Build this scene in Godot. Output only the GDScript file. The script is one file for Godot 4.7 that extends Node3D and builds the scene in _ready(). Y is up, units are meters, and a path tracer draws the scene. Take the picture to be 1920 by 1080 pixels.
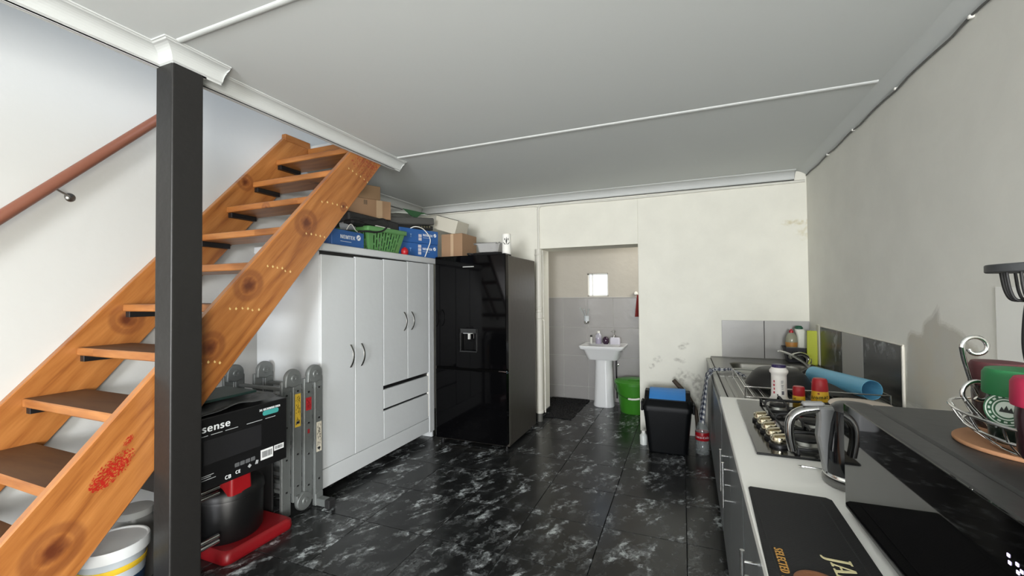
extends Node3D
# Open-stair kitchen: x to the right, y up, d (= -z) away from the camera, metres. Camera stands at x = 0, d = 0.

const C := 2.705        # ceiling
const XL := -3.31       # left wall
const XR := 1.138       # right wall
const DB := 4.864       # back wall
const DF := -5.5        # wall behind the camera
const TOP := 1.915      # top of the wardrobe and of the fridge

func V(x: float, y: float, d: float) -> Vector3:
	return Vector3(x, y, -d)

# ---------------------------------------------------------------- mesh builder
class MB:
	var v := PackedVector3Array()
	var n := PackedVector3Array()
	var t := PackedVector2Array()
	var uvf = null
	var local := false
	func _init(is_local := false) -> void:
		local = is_local
	func pt(p: Vector3, nn: Vector3, uv: Vector2) -> void:
		v.append(p); n.append(nn); t.append(uvf.call(p) if uvf != null else uv)
	func tri3(a: Vector3, b: Vector3, c: Vector3, na: Vector3, nb: Vector3, nc: Vector3, ua := Vector2.ZERO, ub := Vector2.ZERO, uc := Vector2.ZERO) -> void:
		if (b - a).cross(c - a).dot(na + nb + nc) > 0.0:
			pt(a, na, ua); pt(c, nc, uc); pt(b, nb, ub)
		else:
			pt(a, na, ua); pt(b, nb, ub); pt(c, nc, uc)
	func tri(a: Vector3, b: Vector3, c: Vector3, nn: Vector3) -> void:
		tri3(a, b, c, nn, nn, nn)
	func quad(a: Vector3, b: Vector3, c: Vector3, d: Vector3, nn: Vector3, u0 := Vector2.ZERO, u1 := Vector2.ONE) -> void:
		var ua := Vector2(u0.x, u1.y); var ub := Vector2(u1.x, u1.y); var uc := Vector2(u1.x, u0.y); var ud := Vector2(u0.x, u0.y)
		tri3(a, b, c, nn, nn, nn, ua, ub, uc); tri3(a, c, d, nn, nn, nn, ua, uc, ud)
	# box between two corners (any order), chamfered
	func bx(p: Vector3, q: Vector3, b := 0.003) -> void:
		box((p + q) * 0.5, (q - p).abs(), b)
	func box(c: Vector3, s: Vector3, b := 0.003, bs := Basis.IDENTITY) -> void:
		var h := s * 0.5
		b = minf(b, minf(h.x, minf(h.y, h.z)) * 0.9)
		var P := {}
		for x in [-1, 1]:
			for y in [-1, 1]:
				for z in [-1, 1]:
					var sg := Vector3(x, y, z)
					for a in 3:
						var w := h - Vector3.ONE * b
						w[a] = h[a]
						P[[x, y, z, a]] = c + bs * (w * sg)
		for a in 3:
			var e := (a + 1) % 3; var f := (a + 2) % 3
			for s0 in [-1, 1]:
				var g := []
				for k in [[-1, -1], [1, -1], [1, 1], [-1, 1]]:
					var id := [0, 0, 0]
					id[a] = s0; id[e] = k[0]; id[f] = k[1]
					g.append(P[[id[0], id[1], id[2], a]])
				var nn := Vector3.ZERO
				nn[a] = s0
				quad(g[0], g[1], g[2], g[3], bs * nn)
		if b <= 0.0: return
		for a in 3:
			var e := (a + 1) % 3; var f := (a + 2) % 3
			for s1 in [-1, 1]:
				for s2 in [-1, 1]:
					var lo := [0, 0, 0]; var hi := [0, 0, 0]
					lo[a] = -1; hi[a] = 1
					lo[e] = s1; hi[e] = s1; lo[f] = s2; hi[f] = s2
					var nn := Vector3.ZERO
					nn[e] = s1; nn[f] = s2
					quad(P[[lo[0], lo[1], lo[2], e]], P[[hi[0], hi[1], hi[2], e]], P[[hi[0], hi[1], hi[2], f]], P[[lo[0], lo[1], lo[2], f]], bs * nn.normalized())
		for x in [-1, 1]:
			for y in [-1, 1]:
				for z in [-1, 1]:
					tri(P[[x, y, z, 0]], P[[x, y, z, 1]], P[[x, y, z, 2]], bs * Vector3(x, y, z).normalized())
	# turned profile of (radius, height) points round the y axis of xf
	func lathe(pr: Array, xf := Transform3D.IDENTITY, segs := 32, sharp := 45.0) -> void:
		var m := pr.size()
		var sn := []
		for i in m - 1:
			var dd: Vector2 = pr[i + 1] - pr[i]
			sn.append(Vector2(dd.y, -dd.x).normalized())
		for i in m - 1:
			var n0: Vector2 = sn[i]; var n1: Vector2 = sn[i]
			if i > 0 and absf(rad_to_deg(sn[i].angle_to(sn[i - 1]))) < sharp: n0 = (sn[i] + sn[i - 1]).normalized()
			if i < m - 2 and absf(rad_to_deg(sn[i].angle_to(sn[i + 1]))) < sharp: n1 = (sn[i] + sn[i + 1]).normalized()
			var p0: Vector2 = pr[i]; var p1: Vector2 = pr[i + 1]
			for k in segs:
				var a := TAU * k / segs; var b := TAU * (k + 1) / segs
				var ca := Vector3(cos(a), 0, sin(a)); var cb := Vector3(cos(b), 0, sin(b))
				var q := [ca * p0.x + Vector3.UP * p0.y, cb * p0.x + Vector3.UP * p0.y, cb * p1.x + Vector3.UP * p1.y, ca * p1.x + Vector3.UP * p1.y]
				var nn := [ca * n0.x + Vector3.UP * n0.y, cb * n0.x + Vector3.UP * n0.y, cb * n1.x + Vector3.UP * n1.y, ca * n1.x + Vector3.UP * n1.y]
				for j in 4:
					q[j] = xf * q[j]; nn[j] = (xf.basis * nn[j]).normalized()
				var u := [Vector2(float(k) / segs, 1.0 - float(i) / (m - 1)), Vector2(float(k + 1) / segs, 1.0 - float(i) / (m - 1)), Vector2(float(k + 1) / segs, 1.0 - float(i + 1) / (m - 1)), Vector2(float(k) / segs, 1.0 - float(i + 1) / (m - 1))]
				if p0.x > 1e-6: tri3(q[0], q[1], q[2], nn[0], nn[1], nn[2], u[0], u[1], u[2])
				if p1.x > 1e-6: tri3(q[0], q[2], q[3], nn[0], nn[2], nn[3], u[0], u[2], u[3])
	# skin through rings of equal length, smooth; caps close the ends
	func loft(rings: Array, cap0 := true, cap1 := true, closed := true) -> void:
		var m := rings.size(); var k: int = rings[0].size()
		var kk := k if closed else k - 1
		var vn := []
		for i in m:
			var row := PackedVector3Array(); row.resize(k); vn.append(row)
		for i in m - 1:
			for j in kk:
				var j2 := (j + 1) % k
				var f: Vector3 = (rings[i + 1][j2] - rings[i][j]).cross(rings[i + 1][j] - rings[i][j2])
				vn[i][j] += f; vn[i][j2] += f; vn[i + 1][j] += f; vn[i + 1][j2] += f
		var sgn := 1.0
		if closed:
			var c := Vector3.ZERO
			for p in rings[0]: c += p
			c /= k
			var s := 0.0
			for j in k: s += vn[0][j].dot(rings[0][j] - c)
			if s < 0.0: sgn = -1.0
		for i in m - 1:
			for j in kk:
				var j2 := (j + 1) % k
				var q := [rings[i][j], rings[i][j2], rings[i + 1][j2], rings[i + 1][j]]
				var w := [vn[i][j] * sgn, vn[i][j2] * sgn, vn[i + 1][j2] * sgn, vn[i + 1][j] * sgn]
				for z in 4: w[z] = w[z].normalized() if w[z].length() > 1e-12 else Vector3.UP
				var u := [Vector2(float(j) / kk, float(i) / (m - 1)), Vector2(float(j + 1) / kk, float(i) / (m - 1)), Vector2(float(j + 1) / kk, float(i + 1) / (m - 1)), Vector2(float(j) / kk, float(i + 1) / (m - 1))]
				tri3(q[0], q[1], q[2], w[0], w[1], w[2], u[0], u[1], u[2]); tri3(q[0], q[2], q[3], w[0], w[2], w[3], u[0], u[2], u[3])
		if cap0: fan(rings[0], rings[1])
		if cap1: fan(rings[m - 1], rings[m - 2])
	func fan(r, inner) -> void:
		var c := Vector3.ZERO; var ci := Vector3.ZERO
		for p in r: c += p
		for p in inner: ci += p
		c /= r.size(); ci /= r.size()
		var nn := Vector3.ZERO
		for j in r.size(): nn += (r[j] - c).cross(r[(j + 1) % r.size()] - c)
		if nn.length() < 1e-12: return
		nn = nn.normalized()
		if nn.dot(c - ci) < 0.0: nn = -nn
		for j in r.size(): tri(c, r[j], r[(j + 1) % r.size()], nn)
	func tube(pts: Array, r, segs := 10, closed := false) -> void:
		var m := pts.size()
		var rings := []
		var up := Vector3.ZERO
		for i in m:
			var d: Vector3
			if closed: d = pts[(i + 1) % m] - pts[(i - 1 + m) % m]
			else: d = pts[mini(i + 1, m - 1)] - pts[maxi(i - 1, 0)]
			d = d.normalized()
			if up == Vector3.ZERO:
				up = Vector3.UP if absf(d.y) < 0.9 else Vector3.RIGHT
			up = (up - d * up.dot(d)).normalized()
			var sd := d.cross(up)
			var rad: float = r[i] if r is Array else r
			var ring := PackedVector3Array()
			for k in segs:
				var a := TAU * k / segs
				ring.append(pts[i] + (up * cos(a) + sd * sin(a)) * rad)
			rings.append(ring)
		if closed:
			rings.append(rings[0])
			loft(rings, false, false)
		else: loft(rings)
	# polygon in the xy plane of xf, extruded from z = 0 to z = h, with a chamfer b
	func prism(poly: PackedVector2Array, h: float, xf := Transform3D.IDENTITY, b := 0.0) -> void:
		var pl := poly
		if Geometry2D.is_polygon_clockwise(pl): pl.reverse()
		var ins := PackedVector2Array()
		var k := pl.size()
		for i in k:
			var a := (pl[i] - pl[(i - 1 + k) % k]).normalized(); var c := (pl[(i + 1) % k] - pl[i]).normalized()
			var na := Vector2(-a.y, a.x); var nc := Vector2(-c.y, c.x)
			var bis := (na + nc).normalized()
			ins.append(pl[i] + bis * (b / maxf(bis.dot(na), 0.3)))
		var idx := Geometry2D.triangulate_polygon(ins)
		for i in range(0, idx.size(), 3):
			var a := ins[idx[i]]; var c := ins[idx[i + 1]]; var e := ins[idx[i + 2]]
			tri(xf * Vector3(a.x, a.y, h), xf * Vector3(c.x, c.y, h), xf * Vector3(e.x, e.y, h), (xf.basis * Vector3(0, 0, 1)).normalized())
			tri(xf * Vector3(a.x, a.y, 0), xf * Vector3(c.x, c.y, 0), xf * Vector3(e.x, e.y, 0), (xf.basis * Vector3(0, 0, -1)).normalized())
		for i in k:
			var j := (i + 1) % k
			var d := (pl[j] - pl[i]).normalized()
			var o := Vector3(d.y, -d.x, 0)
			var lv := [[pl, b], [pl, h - b]]
			quad(xf * Vector3(pl[i].x, pl[i].y, b), xf * Vector3(pl[j].x, pl[j].y, b), xf * Vector3(pl[j].x, pl[j].y, h - b), xf * Vector3(pl[i].x, pl[i].y, h - b), (xf.basis * o).normalized())
			if b > 0.0:
				quad(xf * Vector3(ins[i].x, ins[i].y, 0), xf * Vector3(ins[j].x, ins[j].y, 0), xf * Vector3(pl[j].x, pl[j].y, b), xf * Vector3(pl[i].x, pl[i].y, b), (xf.basis * (o + Vector3(0, 0, -1))).normalized())
				quad(xf * Vector3(pl[i].x, pl[i].y, h - b), xf * Vector3(pl[j].x, pl[j].y, h - b), xf * Vector3(ins[j].x, ins[j].y, h), xf * Vector3(ins[i].x, ins[i].y, h), (xf.basis * (o + Vector3(0, 0, 1))).normalized())
	func mesh(off: Vector3) -> ArrayMesh:
		var vv := v
		if off != Vector3.ZERO:
			vv = PackedVector3Array()
			for p in v: vv.append(p - off)
		var a := []
		a.resize(Mesh.ARRAY_MAX)
		a[Mesh.ARRAY_VERTEX] = vv; a[Mesh.ARRAY_NORMAL] = n; a[Mesh.ARRAY_TEX_UV] = t
		var am := ArrayMesh.new()
		am.add_surface_from_arrays(Mesh.PRIMITIVE_TRIANGLES, a)
		return am

# rounded rectangle ring, half sizes hx, hz, corner r, in the plane y
func rr(cx: float, y: float, cd: float, hx: float, hd: float, r: float, per := 6) -> PackedVector3Array:
	var o := PackedVector3Array()
	for q in 4:
		var sx: float = [1, -1, -1, 1][q]; var sd: float = [1, 1, -1, -1][q]
		for k in per + 1:
			var a := PI / 2 * (q + float(k) / per)
			o.append(V(cx + sx * (hx - r) + cos(a) * r, y, cd + sd * (hd - r) + sin(a) * r))
	return o

func rpoly(hx: float, hy: float, r: float, per := 5) -> PackedVector2Array:
	var o := PackedVector2Array()
	for q in 4:
		var sx: float = [1, -1, -1, 1][q]; var sy: float = [1, 1, -1, -1][q]
		for k in per + 1:
			var a := PI / 2 * (q + float(k) / per)
			o.append(Vector2(sx * (hx - r) + cos(a) * r, sy * (hy - r) + sin(a) * r))
	return o

func curve(ctrl: Array, steps := 6, closed := false) -> Array:      # Catmull-Rom through the points
	var o := []
	var m := ctrl.size()
	for i in (m if closed else m - 1):
		var p0: Vector3 = ctrl[(i - 1 + m) % m] if closed else ctrl[maxi(i - 1, 0)]
		var p1: Vector3 = ctrl[i]; var p2: Vector3 = ctrl[(i + 1) % m]
		var p3: Vector3 = ctrl[(i + 2) % m] if closed else ctrl[mini(i + 2, m - 1)]
		for k in steps: o.append(p1.cubic_interpolate(p2, p0, p3, float(k) / steps))
	if not closed: o.append(ctrl[m - 1])
	return o

# frames for prisms: local x, y, z axes given in scene vectors
func fr(o: Vector3, ax: Vector3, ay: Vector3) -> Transform3D:
	return Transform3D(Basis(ax, ay, ax.cross(ay)), o)

func at(x: float, y: float, d: float) -> Transform3D:
	return Transform3D(Basis.IDENTITY, V(x, y, d))

# ---------------------------------------------------------------- naming and tagging
var counts := {}
func numbered(nm: String, under := 0) -> String:
	var k := "%d/%s" % [under, nm]
	counts[k] = counts.get(k, -1) + 1
	return nm if counts[k] == 0 else "%s_%03d" % [nm, counts[k]]

func tag(o: Node3D, label: String, category: String, group := "") -> void:
	o.set_meta("label", label)
	if category: o.set_meta("category", category)
	if group: o.set_meta("group", group)

func thing(nm: String, label: String, category: String, base := Vector3.ZERO, group := "") -> Node3D:
	var o := Node3D.new()
	o.name = numbered(nm)
	add_child(o, true)
	o.position = base
	tag(o, label, category, group)
	return o

func gpos(o: Node3D) -> Vector3:
	var p := Vector3.ZERO
	while o != self and o != null:
		p += o.position
		o = o.get_parent() as Node3D
	return p

func part(par: Node3D, nm: String, mb: MB, m: Material, label := "") -> MeshInstance3D:
	var o := MeshInstance3D.new()
	o.name = numbered(nm, par.get_instance_id())
	o.mesh = mb.mesh(Vector3.ZERO if mb.local else gpos(par))
	o.material_override = m
	o.mesh.surface_set_material(0, m)
	o.material_override = null
	o.cast_shadow = GeometryInstance3D.SHADOW_CASTING_SETTING_ON
	par.add_child(o, true)
	if label: o.set_meta("label", label)
	return o

func solo(nm: String, label: String, category: String, mb: MB, m: Material, base := Vector3.ZERO, group := "") -> MeshInstance3D:
	var o := MeshInstance3D.new()
	o.name = numbered(nm)
	o.mesh = mb.mesh(base)
	o.mesh.surface_set_material(0, m)
	add_child(o, true)
	o.position = base
	tag(o, label, category, group)
	return o

func struct(nm: String, label: String, mb: MB, m: Material) -> MeshInstance3D:
	var o := solo(nm, label, "", mb, m)
	o.set_meta("kind", "structure")
	return o

func text(par: Node3D, nm: String, s: String, h: float, xf: Transform3D, m: Material, font := "Droid Sans", bold := false, wide := 0.0, label := "") -> MeshInstance3D:
	# lettering h metres tall (capital height), lying in the xy plane of xf, whose origin is its middle
	var tm := TextMesh.new()
	var f := SystemFont.new()
	f.font_names = PackedStringArray([font])
	if bold: f.font_weight = 700
	tm.font = f; tm.font_size = 64; tm.text = s; tm.depth = 0.0006; tm.curve_step = 2.0
	tm.pixel_size = h / 46.0
	var o := MeshInstance3D.new()
	o.name = numbered(nm, par.get_instance_id())
	o.mesh = tm
	tm.material = m
	par.add_child(o, true)
	var b := xf.basis
	if wide > 0.0:
		var w := tm.get_aabb().size.x
		if w > 0.0: b = b * Basis.from_scale(Vector3(wide / w, 1, 1))
	o.transform = Transform3D(b, xf.origin - (Vector3.ZERO if par == self else gpos(par)))
	if label: o.set_meta("label", label)
	return o

# ---------------------------------------------------------------- materials
func mat(c: Color, rough := 0.6, metal := 0.0, spec := 0.5) -> StandardMaterial3D:
	var m := StandardMaterial3D.new()
	m.albedo_color = c; m.roughness = rough; m.metallic = metal; m.metallic_specular = spec
	return m

func rgb(r: int, g: int, b: int) -> Color:
	return Color(r / 255.0, g / 255.0, b / 255.0)

func textured(img: Image, rough := 0.6, spec := 0.5) -> StandardMaterial3D:
	var m := mat(Color.WHITE, rough, 0.0, spec)
	img.generate_mipmaps()
	m.albedo_texture = ImageTexture.create_from_image(img)
	return m

func bumpy(m: StandardMaterial3D, scale: float, depth: float, seed_ := 1) -> StandardMaterial3D:
	var nz := FastNoiseLite.new()
	nz.seed = seed_; nz.frequency = 0.02; nz.fractal_octaves = 4
	var nt := NoiseTexture2D.new()
	nt.width = 256; nt.height = 256; nt.seamless = true; nt.as_normal_map = true; nt.bump_strength = 6.0; nt.noise = nz
	m.normal_enabled = true; m.normal_texture = nt; m.normal_scale = depth
	m.uv1_triplanar = true; m.uv1_world_triplanar = true; m.uv1_scale = Vector3.ONE * scale
	return m

func nz(seed_: int, freq: float, oct := 4, kind := FastNoiseLite.TYPE_SIMPLEX_SMOOTH) -> FastNoiseLite:
	var f := FastNoiseLite.new()
	f.seed = seed_; f.frequency = freq; f.fractal_octaves = oct; f.noise_type = kind
	f.fractal_type = FastNoiseLite.FRACTAL_FBM if oct > 1 else FastNoiseLite.FRACTAL_NONE
	return f

# varnished pine, u along the board; knots as [u, v, radius] in pixels
func wood_image(w: int, h: int, knots: Array, seed_: int) -> Image:
	var img := Image.create(w, h, false, Image.FORMAT_RGB8)
	var a := nz(seed_, 0.004, 3); var b := nz(seed_ + 7, 0.02, 3); var g := nz(seed_ + 3, 0.08, 2)
	var light := rgb(180, 120, 64); var mid := rgb(152, 93, 44); var dark := rgb(102, 54, 27); var knot := rgb(80, 36, 20)
	for y in h:
		for x in w:
			var yy := float(y) + 14.0 * a.get_noise_2d(x * 0.6, y * 2.0)
			var k := 0.0
			for q in knots:
				var dx: float = (x - q[0]) / 2.2; var dy: float = y - q[1]
				var rr_ := sqrt(dx * dx + dy * dy)
				yy += signf(dy) * q[2] * 1.2 * exp(-rr_ / (q[2] * 1.6))
				var r2 := sqrt((x - q[0]) * (x - q[0]) * 0.7 + dy * dy)
				k = maxf(k, clampf(1.25 - r2 / q[2] + 0.35 * b.get_noise_2d(x * 2.0, y * 4.0), 0.0, 1.0))
				k = maxf(k, 0.35 * clampf(1.6 - absf(r2 - q[2] * 1.5) / (q[2] * 0.35), 0.0, 1.0))
			var s := sin(yy * 0.30 + 3.0 * a.get_noise_2d(x * 0.25 + 900.0, yy * 1.5))
			var f := 0.5 + 0.15 * s + 0.55 * b.get_noise_2d(x * 0.2, yy * 2.2) + 0.22 * g.get_noise_2d(x * 0.25, y * 4.0)
			var c := light.lerp(mid, clampf(f * 1.25, 0.0, 1.0)).lerp(dark, clampf((f - 0.72) * 1.3, 0.0, 0.65))
			img.set_pixel(x, y, c.lerp(knot, k * 0.85))
	return img

func marble_image(w: int) -> Image:
	var img := Image.create(w, w, false, Image.FORMAT_RGB8)
	var wp := nz(3, 0.006, 2); var big := nz(11, 0.0055, 3); var mid := nz(13, 0.016, 4); var fine := nz(17, 0.05, 4); var vein := nz(23, 0.011, 4)
	mid.fractal_gain = 0.6; fine.fractal_gain = 0.65
	for y in w:
		for x in w:
			var wx := x + 16.0 * wp.get_noise_2d(x, y) + 9.0 * fine.get_noise_2d(x + 40.0, y); var wy := y + 16.0 * wp.get_noise_2d(x + 500, y + 200) + 9.0 * fine.get_noise_2d(x, y + 90.0)
			var u := wx * 0.94 + wy * 0.34; var v := wy * 0.94 - wx * 0.34
			var a := big.get_noise_2d(u * 1.3, v * 0.8) * 1.7; var b := mid.get_noise_2d(u * 1.5, v * 0.6) * 2.0; var g := fine.get_noise_2d(u * 1.4, v * 0.6) * 2.0
			var zone := smoothstep(-0.35, 0.75, a + 0.35 * b)
			var mottle := clampf(0.45 + 0.55 * b + 0.40 * g, 0.0, 1.6)
			var r := pow(clampf(1.0 - absf(vein.get_noise_2d(u * 1.2, v * 0.7)) * 5.0 + 0.25 * g, 0.0, 1.0), 3.0)
			var k := 27.0 + 26.0 * mottle + 68.0 * zone * mottle * mottle + 66.0 * r * zone * mottle
			k = clampf(k, 12.0, 178.0) / 255.0
			img.set_pixel(x, y, Color(k * 0.97, k * 1.0, k * 1.01))
	return img

# painted plaster over a wall; marks are [u, v, ru, rv, strength, colour, seed, hard]
func plaster_image(w: int, h: int, base: Color, marks: Array, seed_: int) -> Image:
	var img := Image.create(w, h, false, Image.FORMAT_RGB8)
	var a := nz(seed_, 0.012, 4); var b := nz(seed_ + 5, 0.045, 4)
	for y in h:
		for x in w:
			var f := 1.0 + 0.02 * a.get_noise_2d(x, y)
			img.set_pixel(x, y, Color(base.r * f, base.g * f, base.b * f))
	for q in marks:
		for y in range(maxi(0, int(q[1] - q[3] * 1.6)), mini(h, int(q[1] + q[3] * 1.6))):
			for x in range(maxi(0, int(q[0] - q[2] * 1.6)), mini(w, int(q[0] + q[2] * 1.6))):
				var dx: float = (x - q[0]) / q[2]; var dy: float = (y - q[1]) / q[3]
				var r := sqrt(dx * dx + dy * dy) + 0.55 * a.get_noise_2d(x * 2.0 + q[6] * 99.0, y * 2.0) + 0.35 * b.get_noise_2d(x + q[6] * 31.0, y)
				var k = clampf((1.0 - r) * q[7], 0.0, 1.0) * q[4]
				if q[7] < 3.0: k *= clampf(0.5 + 1.4 * b.get_noise_2d(x * 1.7, y * 1.7 + q[6] * 50.0), 0.0, 1.0)
				img.set_pixel(x, y, img.get_pixel(x, y).lerp(q[5], k))
	return img

# soft-edged patch of another plaster, outline in pixels
func stain(img: Image, poly: PackedVector2Array, c: Color, strength: float, seed_: int, inner := Color(0, 0, 0, 0)) -> void:
	var a := nz(seed_, 0.03, 2); var b := nz(seed_ + 2, 0.018, 4)
	var lo := Vector2(1e9, 1e9); var hi := Vector2(-1e9, -1e9)
	for p in poly: lo = lo.min(p); hi = hi.max(p)
	for y in range(maxi(0, int(lo.y) - 4), mini(img.get_height(), int(hi.y) + 4)):
		for x in range(maxi(0, int(lo.x) - 4), mini(img.get_width(), int(hi.x) + 4)):
			var k := 0.0
			for s in [Vector2(-0.5, 0), Vector2(0.5, 0), Vector2(0, 0.5), Vector2(0, -0.5)]:
				if Geometry2D.is_point_in_polygon(Vector2(x, y) + s * 5.0 + Vector2(a.get_noise_2d(x * 2.0, y * 2.0), a.get_noise_2d(x * 2.0 + 70.0, y * 2.0)) * 1.2, poly): k += 0.25
			if k > 0.0:
				var t := c.lerp(Color(inner, 1.0), inner.a * clampf(0.5 + 1.3 * b.get_noise_2d(x, y), 0.0, 1.0))
				img.set_pixel(x, y, img.get_pixel(x, y).lerp(t, k * strength))

# ---------------------------------------------------------------- the scene
var M := {}

func make_materials() -> void:
	M.white_wall = bumpy(mat(rgb(201, 202, 199), 0.85), 2.2, 0.05)
	M.ceiling = bumpy(mat(rgb(205, 209, 208), 0.9), 3.0, 0.02)
	M.cornice = mat(rgb(196, 199, 197), 0.6)
	M.grout = mat(rgb(26, 27, 27), 0.9)
	M.post = bumpy(mat(rgb(29, 28, 27), 0.46), 3.0, 0.1)
	M.chrome = mat(rgb(222, 222, 220), 0.12, 1.0)
	M.steel = mat(rgb(150, 150, 146), 0.32, 1.0)
	M.alu = bumpy(mat(rgb(116, 120, 119), 0.48, 0.4), 6.0, 0.15)
	M.black = mat(rgb(16, 16, 17), 0.45)
	M.gloss_black = mat(rgb(6, 6, 7), 0.06, 0.0, 0.22)
	M.rubber = mat(rgb(22, 22, 23), 0.85)
	M.iron = mat(rgb(24, 24, 25), 0.6)
	M.white_plastic = mat(rgb(232, 231, 224), 0.4)
	M.paper = mat(rgb(226, 222, 212), 0.8)
	M.brown_card = bumpy(mat(rgb(150, 120, 92), 0.85), 3.0, 0.12)
	M.tape = mat(rgb(184, 158, 128), 0.4)
	M.blue_card = mat(rgb(38, 88, 152), 0.5)
	M.red = mat(rgb(172, 26, 36), 0.4)
	M.print_white = mat(rgb(226, 230, 232), 0.6)
	M.print_dark = mat(rgb(38, 44, 40), 0.7)
	M.glass_clear = mat(Color(0.9, 0.95, 0.95, 0.16), 0.05)
	M.glass_clear.transparency = BaseMaterial3D.TRANSPARENCY_ALPHA

func _ready() -> void:
	# camera
	var cam := Camera3D.new()
	cam.name = "camera"
	add_child(cam)
	var yaw := 0.38561; var pitch := 0.01815; var roll := -0.00889
	var fw := Vector3(-sin(yaw) * cos(pitch), sin(pitch), -cos(yaw) * cos(pitch))
	var rt := Vector3(cos(yaw), 0, -sin(yaw))
	var up := rt.cross(fw)
	cam.transform = Transform3D(Basis(rt * cos(roll) + up * sin(roll), up * cos(roll) - rt * sin(roll), -fw), Vector3(0, 1.505, 0))
	cam.fov = 68.8814
	cam.near = 0.03; cam.far = 60.0
	cam.current = true
	# sky and exposure
	var we := WorldEnvironment.new()
	we.name = "world"
	var env := Environment.new()
	var sky := Sky.new()
	var sm := ProceduralSkyMaterial.new()
	sm.sky_top_color = rgb(150, 180, 220); sm.sky_horizon_color = rgb(225, 232, 240)
	sm.ground_bottom_color = rgb(120, 116, 110); sm.ground_horizon_color = rgb(205, 205, 202)
	sm.sky_energy_multiplier = 1.6; sm.ground_energy_multiplier = 1.0
	sky.sky_material = sm
	env.sky = sky; env.background_mode = Environment.BG_SKY
	env.tonemap_mode = Environment.TONE_MAPPER_LINEAR
	env.tonemap_exposure = 1.08
	env.sdfgi_enabled = true; env.ssao_enabled = true; env.ssil_enabled = true
	we.environment = env
	add_child(we)
	# daylight through the big opening behind the camera and the upstairs window; the bathroom lamp is added, out of view
	daylight("front_window_light", V(0.25, 1.55, DF + 0.03), V(0.25, 1.5, 1.0), Vector2(1.5, 1.4), 46.0, Color(0.985, 0.99, 1.0))
	daylight("side_door_light", V(XR - 0.03, 1.15, -1.6), V(-1.0, 1.15, -0.4), Vector2(1.15, 1.8), 18.0, Color(1.0, 0.985, 0.955))
	daylight("stairwell_window_light", V(-0.05, 4.2, 1.6), V(-1.0, 4.15, 1.6), Vector2(2.0, 1.1), 3.2, Color(0.93, 0.96, 1.0))
	daylight("added_bathroom_light", V(0.28, 2.22, 5.6), V(-1.4, 1.6, 5.6), Vector2(0.5, 0.6), 1.3, Color(1.0, 0.98, 0.95))
	make_materials()
	shell()
	stairs()
	wardrobe()
	fridge()
	kitchen()
	under_stairs()
	on_wardrobe()
	bathroom_things()
	on_counter()
	microwave_top()
	bits()

func daylight(nm: String, p: Vector3, to: Vector3, size: Vector2, e: float, c: Color) -> void:
	var l := AreaLight3D.new()
	l.name = nm
	l.area_size = size
	l.light_energy = e; l.light_color = c
	l.area_range = 14.0
	l.shadow_enabled = true
	add_child(l)
	l.look_at_from_position(p, to, Vector3.UP)

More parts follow.
